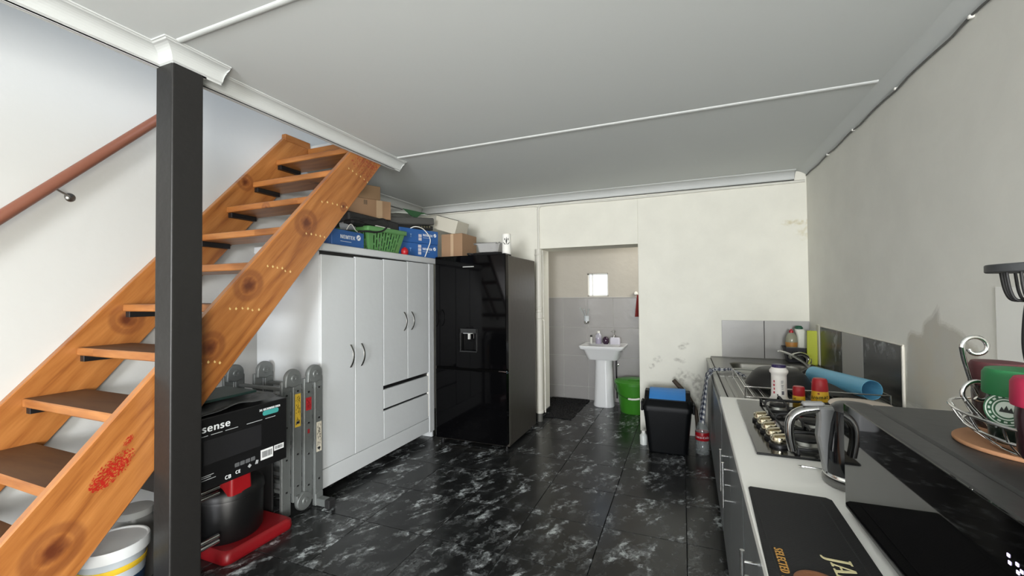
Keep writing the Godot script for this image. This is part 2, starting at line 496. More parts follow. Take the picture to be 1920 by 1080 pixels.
# ---------------------------------------------------------------- setting
func shell() -> void:
	# floor: dark slab with single marbled tiles laid on it
	var mb := MB.new()
	mb.bx(V(-3.5, -0.012, -5.7), V(1.33, -0.2, 6.2), 0.0)
	var fl := struct("floor", "dark marbled tile floor running on into the bathroom", mb, M.grout)
	var marble := textured(marble_image(860), 0.24, 0.45)
	var kinds := []
	for k in 8:
		var b := MB.new(true)
		var o := Vector2([0.1, 0.43, 0.71, 0.28, 0.62, 0.93, 0.36, 0.8][k], [0.3, 0.85, 0.12, 0.55, 0.02, 0.66, 0.42, 0.21][k])
		b.uvf = func(p: Vector3) -> Vector2: return o + Vector2(p.x, p.z) * 0.42
		b.box(Vector3(0, -0.006, 0), Vector3(0.496, 0.012, 0.496), 0.0015)
		var ms := b.mesh(Vector3.ZERO)
		ms.surface_set_material(0, marble)
		kinds.append(ms)
	var rng := RandomNumberGenerator.new()
	rng.seed = 4
	for i in range(-5, 5):
		for j in range(-5, 20):
			var tl := MeshInstance3D.new()
			tl.name = numbered("floor_tile", fl.get_instance_id())
			tl.mesh = kinds[rng.randi_range(0, 7)]
			fl.add_child(tl, true)
			tl.position = V(-0.998 + 0.5 * i + 0.25, 0.0, 3.764 - 0.5 * j + 0.25 + 2.0)
	# right wall with a plaster stain above the worktop
	var base := rgb(232, 231, 224)
	var L := 10.56; var s := 2048.0 / L
	var img := plaster_image(2048, 524, base, [], 5)
	var pl0 := PackedVector2Array()
	for q in [[2.985, 0.90], [2.945, 1.26], [2.91, 1.295], [2.80, 1.285], [2.775, 1.35], [2.70, 1.385], [2.645, 1.435], [2.635, 1.36], [2.56, 1.35], [2.46, 1.325], [2.41, 1.285], [2.36, 1.27], [2.30, 0.90]]: pl0.append(Vector2((q[0] + 5.7) * s, (C - q[1]) * s))
	stain(img, pl0, rgb(182, 180, 172), 0.72, 5, Color(0.72, 0.69, 0.62, 0.7))
	mb = MB.new()
	mb.uvf = func(p: Vector3) -> Vector2: return Vector2((-p.z + 5.7) / L, (C - p.y) / C)
	mb.bx(V(XR, 0, -0.95), V(XR + 0.2, C, 5.06), 0.0)
	mb.bx(V(XR, 2.2, -2.25), V(XR + 0.2, C, -0.95), 0.0)
	mb.bx(V(XR, 0, -5.7), V(XR + 0.2, C, -2.25), 0.0)
	var wr := struct("wall_right", "off-white plaster wall beside the worktop with a grey damp stain", mb, textured(img, 0.85, 0.3))
	# back wall with the open doorway
	var W := XR - XL; s = 1024.0 / W
	var fb := func(x: float, y: float) -> Array: return [(x - XL) * s, (C - y) * s]
	var marks := []
	var dirt := rgb(92, 88, 78)
	for q in [[-0.27, 0.80, 14, 10, 0.27], [-0.05, 0.80, 14, 8, 0.30], [0.0, 0.62, 22, 20, 0.30], [0.12, 0.58, 16, 26, 0.33], [-0.02, 0.94, 9, 7, 0.3], [0.14, 0.42, 12, 34, 0.33], [-0.33, 0.72, 9, 8, 0.3], [0.02, 0.98, 14, 5, 0.25], [0.05, 0.3, 30, 20, 0.30]]:
		var c: Array = fb.call(q[0], q[1])
		marks.append([c[0], c[1], float(q[2]), float(q[3]), q[4], dirt, q[0] * 7.0, 1.6])
	for q in [[1.06, 2.2, 34, 8, 0.5], [1.1, 2.1, 22, 18, 0.3]]:
		var c: Array = fb.call(q[0], q[1])
		marks.append([c[0], c[1], float(q[2]), float(q[3]), q[4], rgb(190, 178, 138), q[0] * 7.0, 1.8])
	img = plaster_image(1024, 622, rgb(230, 229, 218), marks, 8)
	mb = MB.new()
	mb.uvf = func(p: Vector3) -> Vector2: return Vector2((p.x - XL) / W, (C - p.y) / C)
	mb.bx(V(XL, 0, DB), V(-1.605, C, 5.22), 0.004)
	mb.bx(V(-0.455, 0, DB), V(XR, C, 5.22), 0.004)
	mb.bx(V(-1.605, 2.072, DB), V(-0.455, C, 5.22), 0.0)
	var wb := struct("wall_back", "cream wall with an open doorway through to the bathroom", mb, textured(img, 0.85, 0.3))
	mb = MB.new()
	mb.bx(V(-1.606, 0.0, DB - 0.008), V(-1.592, 0.085, 5.215), 0.002)
	part(wb, "skirting_tile", mb, textured(marble_image(96), 0.2), "dark marbled skirting tile on the door jamb")
	mb = MB.new()
	mb.bx(V(-1.60, 0.0, DB - 0.012), V(-1.72, 0.085, DB), 0.002)
	part(wb, "skirting_tile", mb, M.grout, "dark skirting tile beside the pipe")
	# splashback tiles
	var grey_tile := bumpy(mat(rgb(164, 163, 160), 0.34), 2.0, 0.05)
	for k in 2:
		mb = MB.new()
		mb.bx(V(0.371 + 0.384 * k, 0.852, DB - 0.008), V(0.371 + 0.384 * k + 0.379, 1.231, DB), 0.002)
		part(wb, "splashback_tile", mb, grey_tile)
	mb = MB.new()
	mb.bx(V(0.373, 0.852, DB - 0.004), V(1.134, 1.229, DB), 0.0)
	part(wb, "tile_grout", mb, M.grout, "dark joint between the grey tiles")
	var dimg := marble_image(256)
	for x in 256:
		for y in 256:
			var c := dimg.get_pixel(x, y)
			dimg.set_pixel(x, y, Color(0.20, 0.205, 0.215).lerp(c, 0.6))
	var dark_tile := textured(dimg, 0.25)
	var sp := [[4.50, 3.965, 1], [3.955, 3.55, 0], [3.54, 3.01, 1]]
	for q in sp:
		mb = MB.new()
		mb.uvf = func(p: Vector3) -> Vector2: return Vector2(-p.z * 0.8, p.y * 0.8)
		mb.bx(V(XR - 0.009, 0.84, q[0]), V(XR, 1.202, q[1]), 0.002)
		part(wr, "splashback_tile", mb, dark_tile if q[2] else grey_tile)
	mb = MB.new()
	mb.bx(V(XR - 0.011, 0.84, 3.005), V(XR, 1.205, 2.985), 0.004)
	mb.bx(V(XR - 0.010, 1.203, 4.53), V(XR, 1.212, 2.985), 0.003)
	part(wr, "tile_edge_filler", mb, M.paper, "cream filler line round the tiles")
	# left wall, wall behind the camera, stairwell above, bathroom
	mb = MB.new()
	mb.bx(V(XL - 0.2, 0, -5.7), V(XL, 5.3, 5.06), 0.0)
	struct("wall_left", "tall white wall behind the staircase", mb, M.white_wall)
	mb = MB.new()
	mb.bx(V(XL, 0, DF - 0.2), V(-1.9, C, DF), 0.0)
	mb.bx(V(0.9, 0, DF - 0.2), V(XR, C, DF), 0.0)
	mb.bx(V(-1.9, 2.25, DF - 0.2), V(0.9, C, DF), 0.0)
	struct("wall_front", "white wall behind the viewer with a wide doorway", mb, M.white_wall)
	mb = MB.new()
	mb.bx(V(XL, 2.945, 4.864), V(0.2, 5.3, 5.06), 0.0)
	mb.bx(V(XL, 2.945, -0.2), V(0.2, 5.3, 0.0), 0.0)
	mb.bx(V(0, 2.945, 0.0), V(0.2, 3.6, 4.864), 0.0)
	mb.bx(V(0, 4.8, 0.0), V(0.2, 5.3, 4.864), 0.0)
	mb.bx(V(0, 3.6, 0.0), V(0.2, 4.8, 0.6), 0.0)
	mb.bx(V(0, 3.6, 2.6), V(0.2, 4.8, 4.864), 0.0)
	struct("wall_upstairs", "white walls of the landing above the stairs", mb, M.white_wall)
	mb = MB.new()
	mb.bx(V(XL - 0.2, 5.2, -0.2), V(0.2, 5.4, 5.06), 0.0)
	struct("ceiling_upstairs", "white ceiling of the landing", mb, M.ceiling)
	# ceiling slab with the stairwell hole, bulkhead at the hole, cover strips
	mb = MB.new()
	mb.bx(V(-2.362, C, DF - 0.2), V(XR + 0.2, 2.945, 6.2), 0.0)
	mb.bx(V(XL - 0.2, C, 2.97), V(-2.362, 2.945, 6.2), 0.0)
	mb.bx(V(XL - 0.2, C, DF - 0.2), V(-2.362, 2.945, 0.0), 0.0)
	var ce := struct("ceiling", "grey-white board ceiling with an opening for the stairs", mb, M.ceiling)
	mb = MB.new()
	var cove := [[], []]
	for k in 2:
		for j in 9:
			var f := j / 8.0
			cove[k].append(V(lerpf(XR - 0.10, XR + 0.004, f), C + 0.001 - 0.052 * f * f, [4.86, -5.4][k]))
	mb.loft([PackedVector3Array(cove[0]), PackedVector3Array(cove[1])], false, false, false)
	part(ce, "corner_fillet", mb, M.ceiling)
	for q in [[2.975, -2.27, 0.016, 1.045], [1.213, -2.15, 0.015, 1.045]]:
		mb = MB.new()
		var pl := PackedVector2Array()
		for k in 9:
			var a := PI * k / 8.0
			pl.append(Vector2(cos(a) * q[2], -sin(a) * 0.009))
		pl.append(Vector2(-q[2], 0.01)); pl.append(Vector2(q[2], 0.01))
		mb.prism(pl, q[3] - q[1], fr(V(q[1], C, q[0]), V(0, 0, 1), Vector3(0, 1, 0)))
		part(ce, "cover_strip", mb, mat(rgb(206, 209, 207), 0.7) if q[0] > 2.0 else mat(rgb(190, 194, 192), 0.7))
	mb = MB.new()
	mb.bx(V(-2.362, 2.625, 0.0), V(-2.337, 2.96, 3.03), 0.002)
	mb.bx(V(-2.338, 2.625, 1.235), V(-2.235, C + 0.02, 1.385), 0.0)
	part(ce, "bulkhead_board", mb, M.cornice)
	# coved cornices
	mb = MB.new()
	cornice(mb, [V(-2.337, 0, -0.2), V(-2.337, 0, 1.235), V(-2.235, 0, 1.235), V(-2.235, 0, 1.385 ), V(-2.235, 0, 1.46)], [Vector3(1, 0, 0), V(1, 0, -1), V(1, 0, -1), Vector3(1, 0, 0), Vector3(1, 0, 0)], 0.08)
	cornice(mb, [V(-2.337, 0, 1.385), V(-2.337, 0, 3.1)], [Vector3(1, 0, 0), Vector3(1, 0, 0)], 0.08)
	struct("trim_1", "white coved cornice along the stair opening and round the post head", mb, M.cornice)
	mb = MB.new()
	cornice(mb, [V(XL, 0, DB), V(1.035, 0, DB)], [V(1, 0, -1), V(0, 0, -1)], 0.09)
	struct("trim_2", "white coved cornice along the top of the cream back wall", mb, M.cornice)
	mb = MB.new()
	cornice(mb, [V(XL, 0, 3.0), V(XL, 0, DB)], [Vector3(1, 0, 0), V(1, 0, -1)], 0.09)
	struct("trim_3", "white coved cornice in the corner above the wardrobe clutter", mb, M.cornice)
	# bathroom shell
	mb = MB.new()
	mb.bx(V(-2.1, 0, 5.22), V(-1.9, C, 6.2), 0.0)
	struct("wall_bathroom_left", "beige side wall of the bathroom behind the doorway", mb, M.white_wall)
	mb = MB.new()
	mb.bx(V(0.3, 0, 5.2), V(0.5, 1.9, 6.2), 0.0)
	mb.bx(V(0.3, 2.55, 5.2), V(0.5, C, 6.2), 0.0)
	mb.bx(V(0.3, 1.9, 5.2), V(0.5, 2.55, 5.35), 0.0)  # opening added out of view for the bathroom lamp
	mb.bx(V(0.3, 1.9, 5.85), V(0.5, 2.55, 6.2), 0.0)
	struct("wall_bathroom_right", "side wall of the bathroom with a high opening added for the lamp", mb, M.white_wall)
	mb = MB.new()
	var wx0 := -1.275; var wx1 := -0.975; var wy0 := 1.482; var wy1 := 1.815
	mb.bx(V(-1.9, 0, 6.03), V(wx0, C, 6.2), 0.0)
	mb.bx(V(wx1, 0, 6.03), V(0.3, C, 6.2), 0.0)
	mb.bx(V(wx0, 0, 6.03), V(wx1, wy0, 6.2), 0.0)
	mb.bx(V(wx0, wy1, 6.03), V(wx1, C, 6.2), 0.0)
	var wbath := struct("wall_bathroom", "beige bathroom wall tiled grey to shoulder height", mb, bumpy(mat(rgb(176, 171, 161), 0.8), 1.2, 0.12))
	var bt := bumpy(mat(rgb(150, 148, 146), 0.22), 1.6, 0.06)
	var xs := [-1.9, -1.632, -1.272, -0.912, -0.552, -0.192, 0.168, 0.3]
	var ys := [0.0, 0.184, 0.627, 1.037, 1.462]
	for i in xs.size() - 1:
		for j in ys.size() - 1:
			mb = MB.new()
			mb.bx(V(xs[i] + 0.003, ys[j] + 0.003, 6.018), V(xs[i + 1] - 0.003, ys[j + 1] - 0.003, 6.031), 0.002)
			part(wbath, "wall_tile", mb, bt)
	mb = MB.new()
	mb.bx(V(-1.9, 0, 6.024), V(0.3, 1.462, 6.031), 0.0)
	mb.bx(V(-1.9, 1.462, 6.012), V(0.3, 1.474, 6.031), 0.002)
	part(wbath, "grout", mb, mat(rgb(178, 176, 172), 0.8))
	mb = MB.new()
	for q in [[wx0, wx0 + 0.022, wy0, wy1], [wx1 - 0.022, wx1, wy0, wy1], [wx0, wx1, wy0, wy0 + 0.02], [wx0, wx1, wy1 - 0.02, wy1], [wx0 + 0.06, wx0 + 0.075, wy0, wy1]]:
		mb.bx(V(q[0], q[2], 6.08), V(q[1], q[3], 6.12), 0.003)
	var wn := struct("window_1", "small bright bathroom window above the tiles", mb, M.white_plastic)
	mb = MB.new()
	mb.bx(V(wx0 + 0.01, wy0 + 0.01, 6.098), V(wx1 - 0.01, wy1 - 0.01, 6.102), 0.0)
	part(wn, "pane", mb, M.glass_clear)

# cove section swept along points; dirs point from the wall into the room (mitred)
func cornice(mb: MB, pts: Array, dirs: Array, w: float) -> void:
	var prof := [Vector2(0, -w), Vector2(0, -w + 0.008), Vector2(0.006, -w + 0.012)]
	for k in 9:
		var a := PI / 2 * k / 8.0
		prof.append(Vector2(w - 0.012 - (w - 0.022) * cos(a), -0.010 - (w - 0.024) * (1.0 - sin(a))))
	prof.append_array([Vector2(w - 0.006, -0.006), Vector2(w, -0.006), Vector2(w, 0.004), Vector2(-0.004, 0.004), Vector2(-0.004, -w)])
	var rings := []
	for i in pts.size():
		var r := PackedVector3Array()
		for p in prof: r.append(pts[i] + dirs[i] * p.x + Vector3(0, C + p.y, 0))
		rings.append(r)
	for i in rings.size() - 1:
		# flat-shaded along the run so the profile edges stay crisp
		var k: int = rings[i].size()
		for j in k:
			var j2 := (j + 1) % k
			var a: Vector3 = rings[i][j]; var b: Vector3 = rings[i][j2]; var c: Vector3 = rings[i + 1][j2]; var e: Vector3 = rings[i + 1][j]
			var nn := (b - a).cross(e - a)
			if nn.length() < 1e-10: nn = (c - b).cross(e - b)
			if nn.length() < 1e-10: continue
			var mid := Vector2.ZERO
			var tp: Vector2 = prof[(j + 1) % k] - prof[j]
			var out: Vector3 = (dirs[i].normalized() * tp.y * -1.0 + Vector3.UP * tp.x)
			out = Vector3.ZERO + dirs[i].normalized() * (-tp.y) + Vector3.UP * tp.x
			# profile runs up the wall, out along the cove and back over the top: its room side is on the right
			out = -out
			if nn.dot(out) < 0.0: nn = -nn
			mb.quad(a, b, c, e, nn.normalized())
	mb.fan(rings[0], rings[1]); mb.fan(rings[rings.size() - 1], rings[rings.size() - 2])

# ---------------------------------------------------------------- stairs, rail, post
func stairs() -> void:
	var t := thing("staircase", "open-riser varnished pine staircase rising beside the black post", "staircase", V(-2.85, 0, 0.5))
	var cs := cos(atan(1.155)); var sn := sin(atan(1.155))
	var near_img := wood_image(1400, 120, [[901, 38, 15.0], [703, 31, 15.0], [569, 50, 14.0], [250, 64, 16.0], [1020, 84, 6.0], [1260, 40, 12.0], [420, 96, 7.0]], 5)
	# worn red sticker, red paint marks at the top, pale filler spots over the tread screws
	var rm := nz(77, 0.16, 3)
	for y in range(20, 100):
		for x in range(310, 430):
			var dx := (x - 355.0) / 34.0; var dy := (y - 56.0 - (x - 355.0) * 0.10) / 15.0
			var k := 1.0 - dx * dx - dy * dy
			var e := (x - 396.0) / 10.0; var e2 := (y - 46.0) / 5.0
			k = maxf(k, 0.7 * (1.0 - e * e - e2 * e2))
			if k > 0.0 and rm.get_noise_2d(x * 1.3, y * 2.4) + 0.5 * (k - 0.45) > (0.04 if x > 338 else -0.18): near_img.set_pixel(x, y, near_img.get_pixel(x, y).lerp(rgb(158, 24, 20), 0.85))
	for y in range(22, 92):
		for x in range(1130, 1240):
			if rm.get_noise_2d(x * 0.6 + 300.0, y * 1.2) > 0.14 + 0.2 * absf(x - 1190.0) / 55.0: near_img.set_pixel(x, y, near_img.get_pixel(x, y).lerp(rgb(142, 34, 22), 0.6))
	for q in [[1109, 31, 1142, 95], [975, 34, 1027, 92], [883, 54, 926, 104], [762, 35, 789, 81], [647, 33, 679, 79], [530, 40, 560, 84]]:
		for k in 6:
			var f := k / 5.0
			var cx := int(lerpf(q[0], q[2], f) + 5.0 * rm.get_noise_2d(k * 40.0, q[0])); var cy := int(lerpf(q[1], q[3], f))
			for yy in range(-2, 2):
				for xx in range(-1, 2 + int(k % 2)): near_img.set_pixel(cx + xx - yy / 2, clampi(cy + yy, 0, 119), rgb(224, 198, 132))
	var near_m := textured(near_img, 0.3)
	var far_m := textured(wood_image(1100, 96, [[180, 40, 12.0], [520, 55, 12.0], [890, 30, 9.0]], 12), 0.32)
	var tread_img := wood_image(420, 128, [[300, 60, 8.0]], 21)
	var tread_m := textured(tread_img, 0.38)
	var dark_top_img := wood_image(420, 96, [], 33)  # tread tops get a darker brown than the tread sides
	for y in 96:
		for x in 420: dark_top_img.set_pixel(x, y, dark_top_img.get_pixel(x, y).lerp(rgb(62, 44, 30), 0.62))
	var dark_top_m := textured(dark_top_img, 0.6)
	near_m.clearcoat_enabled = true; near_m.clearcoat = 0.4; near_m.clearcoat_roughness = 0.2
	# near stringer: side outline in (d, y)
	var pn := PackedVector2Array([Vector2(0.225, 0.0), Vector2(0.665, 0.0), Vector2(2.962, 2.712), Vector2(2.962, 2.9), Vector2(2.771, 2.9)])
	var pf := PackedVector2Array([Vector2(0.204, 0.0), Vector2(0.583, 0.0), Vector2(2.962, 2.795), Vector2(2.962, 2.93), Vector2(2.688, 2.93)])
	var along := func(p: Vector3) -> Vector2:
		var d := -p.z - 0.5; var y := p.y
		return Vector2((d * cs + y * sn) / 4.2 + 0.03, clampf((-0.225 - (y - 1.14 * (d + 0.5))) / 0.55, 0.0, 1.0))
	var mb := MB.new()
	mb.uvf = along
	mb.prism(pn, 0.045, Transform3D(Basis(V(0, 0, 1), Vector3(0, 1, 0), Vector3(1, 0, 0)), V(-2.412, 0, 0)), 0.006)
	part(t, "stringer", mb, near_m, "outer pine stringer with dark knots and red marks")
	mb = MB.new()
	mb.uvf = func(p: Vector3) -> Vector2: return Vector2(((-p.z - 0.5) * cs + p.y * sn) / 3.9 + 0.03, clampf((-0.08 + 1.17 * -p.z - p.y) / 0.62, 0.0, 1.0))
	mb.prism(pf, 0.045, Transform3D(Basis(V(0, 0, 1), Vector3(0, 1, 0), Vector3(1, 0, 0)), V(XL + 0.003, 0, 0)), 0.004)
	part(t, "stringer", mb, far_m, "pine stringer fixed to the white wall")
	for k in 11:
		var y := 2.705 - 0.2465 * k
		var d0 := 2.60 - 0.2148 * k
		mb = MB.new()
		var off := 0.13 * k
		mb.uvf = func(p: Vector3) -> Vector2: return Vector2(p.x * 0.9 + off, (-p.z + p.y) * 1.9 + off)
		mb.bx(V(-3.262, y - 0.045, d0), V(-2.411, y, d0 + 0.262), 0.005)
		var td := part(t, "tread", mb, tread_m)
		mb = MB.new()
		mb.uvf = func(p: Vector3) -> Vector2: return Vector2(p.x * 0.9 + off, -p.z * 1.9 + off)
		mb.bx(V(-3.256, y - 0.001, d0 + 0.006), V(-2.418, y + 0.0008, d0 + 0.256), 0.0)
		part(td, "dark_top", mb, dark_top_m, "dull darker brown walking surface")
		mb = MB.new()
		mb.bx(V(-3.262, y - 0.082, d0 + 0.016), V(-3.22, y - 0.046, d0 + 0.22), 0.001)
		part(t, "tread_bracket", mb, M.black)
	mb = MB.new()
	mb.uvf = func(p: Vector3) -> Vector2: return Vector2(-p.z * 0.9, p.y * 1.9)
	mb.bx(V(XL + 0.004, 2.905, 2.69), V(-3.258, 2.968, 2.962), 0.004)
	part(t, "landing_board", mb, tread_m)
	mb = MB.new()
	mb.uvf = func(p: Vector3) -> Vector2: return Vector2(p.x * 0.9, p.y * 1.9)
	mb.bx(V(-3.258, 2.84, 2.93), V(-2.413, 2.905, 2.965), 0.004)
	part(t, "landing_board", mb, tread_m)
	# handrail
	t = thing("handrail", "round reddish wooden handrail fixed to the white stair wall", "handrail", V(-3.23, 1.4, 0.55))
	mb = MB.new()
	var h0 := V(-3.225, 1.06, 0.22); var h1 := V(-3.225, 2.766, 1.75)
	var q := []
	for k in 13: q.append(h0.lerp(h1, k / 12.0))
	mb.tube(q, 0.029, 20)
	var hm := bumpy(mat(rgb(132, 84, 66), 0.4), 4.0, 0.1)
	part(t, "rail", mb, hm)
	for d in [1.235, 0.42]:
		var y0: float = 1.06 + (d - 0.22) * 1.115
		mb = MB.new()
		mb.tube(curve([V(-3.225, y0 - 0.04, d - 0.045), V(-3.235, y0 - 0.065, d - 0.03), V(-3.27, y0 - 0.085, d + 0.03), V(XL + 0.004, y0 - 0.09, d + 0.06)], 5), 0.006, 8)
		mb.lathe([Vector2(0, 0.012), Vector2(0.018, 0.010), Vector2(0.026, 0.0)], Transform3D(Basis(V(0, 0, 1), Vector3(1, 0, 0), Vector3(0, 1, 0)), V(XL + 0.001, y0 - 0.09, d + 0.06)), 20)
		mb.box(V(-3.225, y0 - 0.036, d - 0.045), Vector3(0.03, 0.004, 0.07), 0.001, Basis(Vector3(1, 0, 0), atan(1.115)))
		part(t, "bracket", mb, M.steel)
	# steel post
	t = thing("steel_post", "square dark grey steel post holding up the ceiling edge", "post", V(-2.296, 0, 1.30))
	mb = MB.new()
	mb.prism(PackedVector2Array(rpoly(0.064, 0.071, 0.008, 3)), 2.628, Transform3D(Basis(Vector3(1, 0, 0), V(0, 0, 1), Vector3(0, 1, 0)), V(-2.296, 0.001, 1.299)), 0.0)
	part(t, "shaft", mb, M.post)

# ---------------------------------------------------------------- wardrobe and fridge
func wardrobe() -> void:
	var wm := bumpy(mat(rgb(200, 204, 206), 0.42), 2.0, 0.06)
	var t := thing("wardrobe", "white four-door wardrobe with two drawers beside the black fridge", "wardrobe", V(-2.85, 0, 3.14))
	var mb := MB.new()
	mb.bx(V(-3.19, 0.07, 2.372), V(-2.522, 1.856, 3.898), 0.002)
	part(t, "carcass", mb, wm)
	mb = MB.new()
	mb.bx(V(-3.2, 1.857, 2.35), V(-2.49, TOP, 3.93), 0.006)
	part(t, "top_board", mb, wm)
	mb = MB.new()
	mb.bx(V(-2.53, 0.078, 2.366), V(-2.502, 0.217, 3.80), 0.003)
	part(t, "plinth", mb, wm)
	mb = MB.new()
	mb.bx(V(-2.53, 0.06, 3.803), V(-2.496, 1.853, 3.86), 0.006)
	mb.bx(V(-2.53, 0.06, 3.862), V(-2.500, 1.853, 3.903), 0.006)
	part(t, "side_stile", mb, wm)
	for d in [2.366, 3.865]:
		mb = MB.new()
		mb.bx(V(-3.19, 0.0, d), V(-2.51, 0.078, d + 0.028), 0.003)
		part(t, "foot", mb, wm)
	# doors: d range, y range, handle d, handle y range
	var doors := [[2.369, 2.714, 0.222, 1.828, 2.668, 0.935, 1.12], [2.720, 3.070, 0.222, 1.838, 2.792, 0.93, 1.117], [3.077, 3.428, 0.703, 1.845, 3.375, 1.175, 1.356], [3.433, 3.797, 0.703, 1.850, 3.495, 1.175, 1.356]]
	for q in doors:
		mb = MB.new()
		mb.bx(V(-2.520, q[2], q[0]), V(-2.500, q[3], q[1]), 0.003)
		var dr := part(t, "door", mb, wm)
		mb = MB.new()
		var ym: float = (q[5] + q[6]) * 0.5; var hh: float = (q[6] - q[5]) * 0.5
		var rings := []
		for k in 15:
			var f := -1.0 + 2.0 * k / 14.0
			var ox := 0.034 * (1.0 - f * f) + 0.001
			var ring := PackedVector3Array()
			for j in 8:
				var a := TAU * j / 8
				ring.append(V(-2.500 + ox + cos(a) * 0.004, ym + f * hh, q[4] + sin(a) * 0.010))
			rings.append(ring)
		mb.loft(rings)
		part(dr, "handle", mb, M.steel, "satin bow handle")
	for q in [[0.497, 0.668], [0.222, 0.478]]:
		mb = MB.new()
		mb.bx(V(-2.520, q[0], 3.077), V(-2.500, q[1], 3.785), 0.003)
		part(t, "drawer", mb, wm)
	mb = MB.new()
	mb.bx(V(-2.5215, 0.668, 3.077), V(-2.5205, 0.705, 3.797), 0.0)
	part(t, "gap_strip", mb, M.black, "dark gap above the upper drawer")
	mb = MB.new()
	mb.bx(V(-2.5215, 0.477, 3.077), V(-2.5205, 0.5, 3.797), 0.0)
	part(t, "gap_strip", mb, M.black, "dark gap between the drawers")
	mb = MB.new()
	mb.bx(V(-2.5215, 1.82, 2.37), V(-2.5205, 1.857, 3.80), 0.0)
	part(t, "gap_strip", mb, M.black, "dark gap above the doors")
	mb = MB.new()
	mb.bx(V(-2.52, 0.24, 3.787), V(-2.4985, 0.69, 3.795), 0.002)
	part(t, "edge_strip", mb, M.white_plastic)

func fridge() -> void:
	var side := bumpy(mat(rgb(74, 70, 64), 0.36, 0.35), 2.0, 0.05)
	var t := thing("fridge", "tall glossy black fridge-freezer with a water dispenser in its door", "fridge", V(-1.975, 0, 4.15))
	var x0 := -2.37; var x1 := -1.578
	var mb := MB.new()
	mb.bx(V(x0, 0.03, 3.80), V(x1 - 0.004, TOP - 0.012, 4.60), 0.006)
	part(t, "body", mb, side, "dark grey metal side panels")
	mb = MB.new()
	# upper door with the dispenser recess: four slabs round the opening, then its back
	var gx0 := -2.087; var gx1 := -1.893; var gy0 := 0.944; var gy1 := 1.180
	mb.bx(V(x0, 0.787, 3.725), V(gx0, TOP - 0.004, 3.79), 0.006)
	mb.bx(V(gx1, 0.787, 3.725), V(x1, TOP - 0.004, 3.79), 0.006)
	mb.bx(V(gx0 - 0.01, 0.787, 3.7252), V(gx1 + 0.01, gy0, 3.79), 0.0)
	mb.bx(V(gx0 - 0.01, gy1, 3.7252), V(gx1 + 0.01, TOP - 0.0045, 3.79), 0.0)
	mb.bx(V(gx0 - 0.01, gy0 - 0.01, 3.775), V(gx1 + 0.01, gy1 + 0.01, 3.789), 0.0)
	var up := part(t, "upper_door", mb, M.gloss_black)
	mb = MB.new()
	mb.bx(V(gx0, gy1 - 0.05, 3.728), V(gx1, gy1, 3.765), 0.003)
	mb.bx(V(gx0, gy0, 3.728), V(gx0 + 0.012, gy1, 3.765), 0.002)
	mb.bx(V(gx1 - 0.012, gy0, 3.728), V(gx1, gy1, 3.765), 0.002)
	mb.bx(V(gx0, gy0, 3.722), V(gx1, gy0 + 0.014, 3.77), 0.002)
	part(up, "dispenser", mb, mat(rgb(20, 21, 22), 0.25))
	mb = MB.new()
	mb.bx(V(-2.045, 1.128, 3.722), V(-1.935, 1.136, 3.73), 0.002)
	mb.bx(V(-2.0, 1.07, 3.735), V(-1.97, 1.13, 3.75), 0.003)
	part(up, "dispenser_lever", mb, M.chrome)
	mb = MB.new()
	mb.bx(V(-2.045, 1.793, 3.7235), V(-1.92, 1.803, 3.726), 0.001)
	part(up, "name_plate", mb, M.chrome, "thin chrome name plate")
	mb = MB.new()
	mb.bx(V(x0, 0.062, 3.725), V(x1, 0.762, 3.79), 0.006)
	part(t, "lower_door", mb, M.gloss_black)
	mb = MB.new()
	mb.bx(V(x0 + 0.004, 0.763, 3.735), V(x1 - 0.003, 0.785, 3.79), 0.0)
	part(t, "seam", mb, mat(rgb(5, 5, 5), 0.8, 0.0, 0.1))
	mb = MB.new()
	mb.bx(V(-1.66, 0.766, 3.722), V(x1 + 0.001, 0.776, 3.745), 0.002)
	part(t, "door_grip", mb, M.chrome)
	mb = MB.new()
	mb.bx(V(x1 - 0.003, 0.06, 3.797), V(x1 + 0.002, TOP - 0.01, 3.802), 0.0005)
	mb.bx(V(x1 - 0.003, 0.06, 3.835), V(x1 - 0.002, TOP - 0.02, 3.838), 0.0002)
	part(t, "door_trim", mb, mat(rgb(120, 118, 112), 0.3, 0.8))
	mb = MB.new()
	mb.bx(V(-1.65, TOP - 0.014, 3.74), V(-1.585, TOP + 0.004, 3.90), 0.006)
	part(t, "hinge_cover", mb, M.black)
	for q in [[-2.33, 3.80], [-1.61, 3.80], [-2.33, 4.56], [-1.61, 4.56]]:
		mb = MB.new()
		mb.lathe([Vector2(0, 0), Vector2(0.02, 0.0), Vector2(0.02, 0.012), Vector2(0.012, 0.014), Vector2(0.012, 0.034)], at(q[0], 0, q[1]), 14)
		part(t, "foot", mb, M.black)

